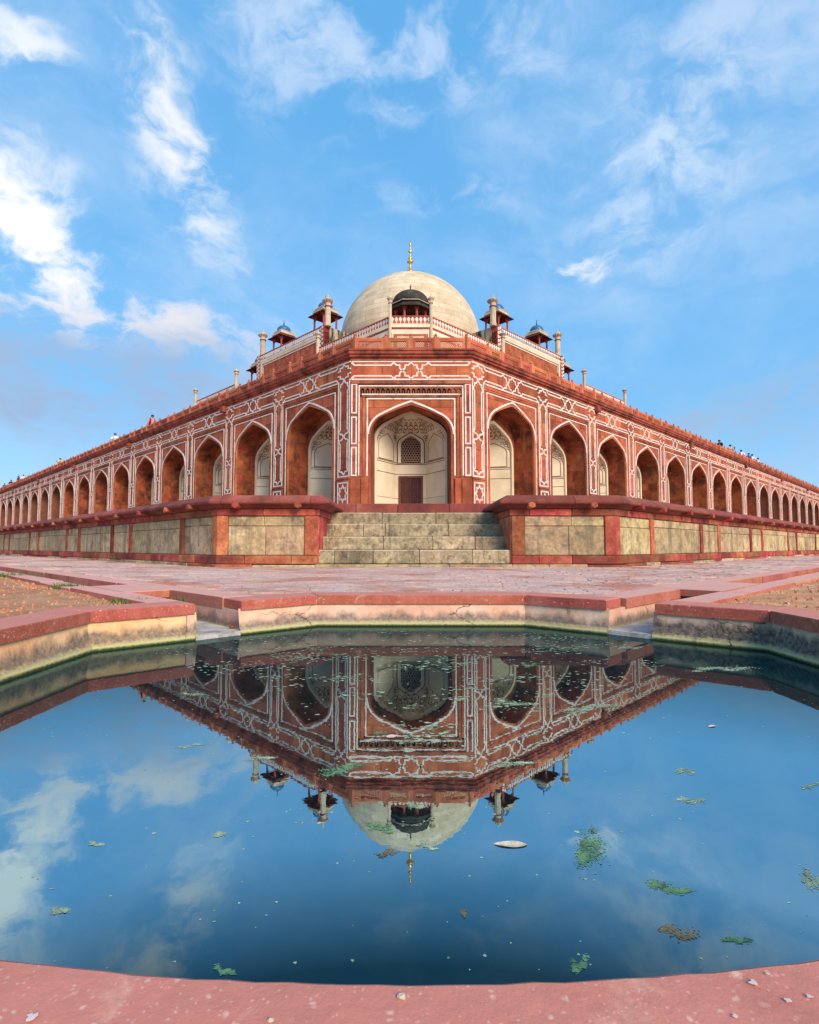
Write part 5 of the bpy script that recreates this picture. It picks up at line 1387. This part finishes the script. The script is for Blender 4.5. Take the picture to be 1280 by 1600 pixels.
# ------------------------------------------------------------------ visitors on the terrace
SKIN = plain('skin', (0.30, 0.16, 0.10), 0.6); HAIR = plain('black_hair', (0.012, 0.010, 0.010), 0.5)
def cloth(n_, c): return plain('cloth_'+n_, c, 0.85)
def person(p, face, shirt, trousers, label, arms='down', h=1.68, lean=0.0, hat=None):
    """standing figure: one skinned body surface, hair as a child; face = heading in radians"""
    k = h/1.70
    J = {'pel': (0, 0, .95), 'chest': (.01, 0, 1.25), 'neckb': (0, 0, 1.43), 'neck': (.01, 0, 1.49), 'head': (.03, 0, 1.58), 'crown': (.02, 0, 1.665)}
    rad = {'pel': .145, 'chest': .15, 'neckb': .075, 'neck': .05, 'head': .088, 'crown': .062}
    E = [('pel', 'chest', 's'), ('chest', 'neckb', 's'), ('neckb', 'neck', 'k'), ('neck', 'head', 'k'), ('head', 'crown', 'k')]
    for s_, n_ in ((1, 'l'), (-1, 'r')):
        J['hip'+n_] = (0, s_*.10, .90); J['kn'+n_] = (.02, s_*.11, .50); J['an'+n_] = (0, s_*.12, .09); J['to'+n_] = (.16, s_*.13, .04)
        J['sh'+n_] = (0, s_*.19, 1.39)
        if arms == 'phone': J['el'+n_] = (.16, s_*.24, 1.17); J['wr'+n_] = (.34, s_*.09, 1.38); J['ha'+n_] = (.40, s_*.05, 1.45)
        elif arms == 'up' and s_ > 0: J['el'+n_] = (.06, s_*.34, 1.56); J['wr'+n_] = (.08, s_*.30, 1.80); J['ha'+n_] = (.08, s_*.28, 1.90)
        elif arms == 'rest': J['el'+n_] = (.14, s_*.27, 1.12); J['wr'+n_] = (.36, s_*.20, 1.06); J['ha'+n_] = (.45, s_*.16, 1.07)
        else: J['el'+n_] = (-.02, s_*.26, 1.12); J['wr'+n_] = (.05, s_*.27, .87); J['ha'+n_] = (.08, s_*.26, .79)
        for a, b in (('hip', .095), ('kn', .062), ('an', .045), ('to', .035), ('sh', .068), ('el', .048), ('wr', .036), ('ha', .034)): rad[a+n_] = b
        E += [('pel', 'hip'+n_, 't'), ('hip'+n_, 'kn'+n_, 't'), ('kn'+n_, 'an'+n_, 't'), ('an'+n_, 'to'+n_, 't'), ('neckb', 'sh'+n_, 's'), ('sh'+n_, 'el'+n_, 's'), ('el'+n_, 'wr'+n_, 'k'), ('wr'+n_, 'ha'+n_, 'k')]
    def tf(v):
        x, y, z = v; 
        if z > .95: x += lean*(z-.95)
        return Vector((x*k, y*k, z*k))
    names = list(J); idx = {n_: i for i, n_ in enumerate(names)}
    me = bpy.data.meshes.new('person'); me.from_pydata([tf(J[n_]) for n_ in names], [(idx[a], idx[b]) for a, b, _ in E], [])
    ob = bpy.data.objects.new('tmp', me); COL.objects.link(ob)
    sk = ob.modifiers.new('skin', 'SKIN'); ob.modifiers.new('sub', 'SUBSURF').levels = 1
    for i, n_ in enumerate(names):
        me.skin_vertices[0].data[i].radius = (rad[n_]*k*(.82 if n_ in ('pel', 'chest') else 1), rad[n_]*k*(1.15 if n_ in ('pel', 'chest') else 1))
        me.skin_vertices[0].data[i].use_root = n_ == 'pel'
    dg = bpy.context.evaluated_depsgraph_get(); body = bpy.data.meshes.new_from_object(ob.evaluated_get(dg)); bpy.data.objects.remove(ob)
    body.materials.clear()
    for mt in (shirt, trousers, SKIN): body.materials.append(mt)
    seg = [(tf(J[a]), tf(J[b]), {'s': 0, 't': 1, 'k': 2}[t]) for a, b, t in E]
    for pg in body.polygons:
        c = pg.center; best = None
        for a, b, t in seg:
            ab = b-a; u = max(0, min(1, (c-a).dot(ab)/ab.length_squared)); d = (c-a-ab*u).length
            if best is None or d < best[0]: best = (d, t)
        pg.material_index = best[1]; pg.use_smooth = True
    M = TR(p.x, p.y, 7.62, face); o = link('person', body, None, M); o['label'] = label; o['category'] = 'person'; o['group'] = 'visitors on the terrace'
    hm = MB(); hd = tf(J['head'])
    hm.lathe([(.098*k, .0), (.103*k, .035*k), (.092*k, .075*k), (.06*k, .105*k), (.01, .115*k)], 12, (hd.x-.012, hd.y)); 
    hm.v = [(x-(.02 if z < .05 else 0)*k, y, z+hd.z) for x, y, z in hm.v]
    part('hat' if hat else 'hair', hm, hat or HAIR, o, M, smooth=True)
    return o
CT = 19.15
def tl(px): y_ = 851*CT/(px+211.0); return Vector((CT-y_+.0, y_))
def tr(px): y_ = 851*CT/(1491.0-px); return Vector((y_-CT, y_))
NAVY, WHT, PINK, YELW, BLK, BLU, GRY = cloth('navy', (.02, .025, .09)), cloth('white', (.70, .70, .70)), cloth('pink', (.62, .20, .20)), cloth('yellow', (.72, .42, .02)), cloth('black', (.02, .02, .025)), cloth('blue', (.03, .06, .30)), cloth('grey', (.16, .16, .17))
pk = tl(233); person(pk, R(-45), PINK, GRY, 'person in a pink shirt walking right, nearest on the left roof', 'down', 1.76)
person(tl(175), R(-60), WHT, GRY, 'person in a white shirt with dark hair, second on the left roof', 'rest', 1.66)
person(tl(90), R(200), YELW, GRY, 'person in a yellow shirt on the left roof', 'phone', 1.64)
person(tl(25), R(-120), NAVY, NAVY, 'person in navy with one arm raised on the left roof', 'up', 1.76)
person(tl(33), R(-90), WHT, GRY, 'person in white beside the navy one on the left roof', 'rest', 1.64)
person(tl(14), R(-90), BLK, BLK, 'person in black left of the navy one', 'rest', 1.70)
person(tl(4), R(-70), BLU, GRY, 'person in blue at the left picture edge on the roof', 'down', 1.62)
person(tr(1131), R(-150), BLK, BLK, 'person in black leaning forward, nearest on the right roof', 'rest', 1.72, .25)
person(tr(1146), R(-60), cloth('palepink', (.70, .50, .46)), GRY, 'person in pale pink holding up a phone on the right roof', 'phone', 1.70)
person(tr(1163), R(-120), WHT, GRY, 'person in a white shirt alone in the middle on the right roof', 'rest', 1.68)
person(tr(1174.5), R(-90), BLU, NAVY, 'person in blue, left one of the close trio on the right roof', 'down', 1.68)
person(tr(1180), R(-90), WHT, GRY, 'person in white, middle one of the close trio on the right roof', 'rest', 1.74)
person(tr(1189), R(-60), cloth('cream', (.62, .58, .48)), GRY, 'person in cream, right one of the close trio on the right roof', 'rest', 1.64)
# backpack worn by the pink-shirted visitor
bp = MB(); bp.box(-.32, -.15, -.16, .16, 1.02, 1.46, .05); bp.box(-.37, -.315, -.11, .11, 1.05, 1.25, .025)
for s_ in (-1, 1): bp.tube([(-.16, s_*.12, 1.42), (-.02, s_*.14, 1.52), (.13, s_*.13, 1.38), (.10, s_*.14, 1.15), (-.15, s_*.14, 1.08)], .022, 5)
single('backpack', bp, cloth('teal', (.02, .07, .13)), 'dark blue backpack worn by the person in the pink shirt', 'backpack', TR(pk.x, pk.y, 7.62, R(-45)))
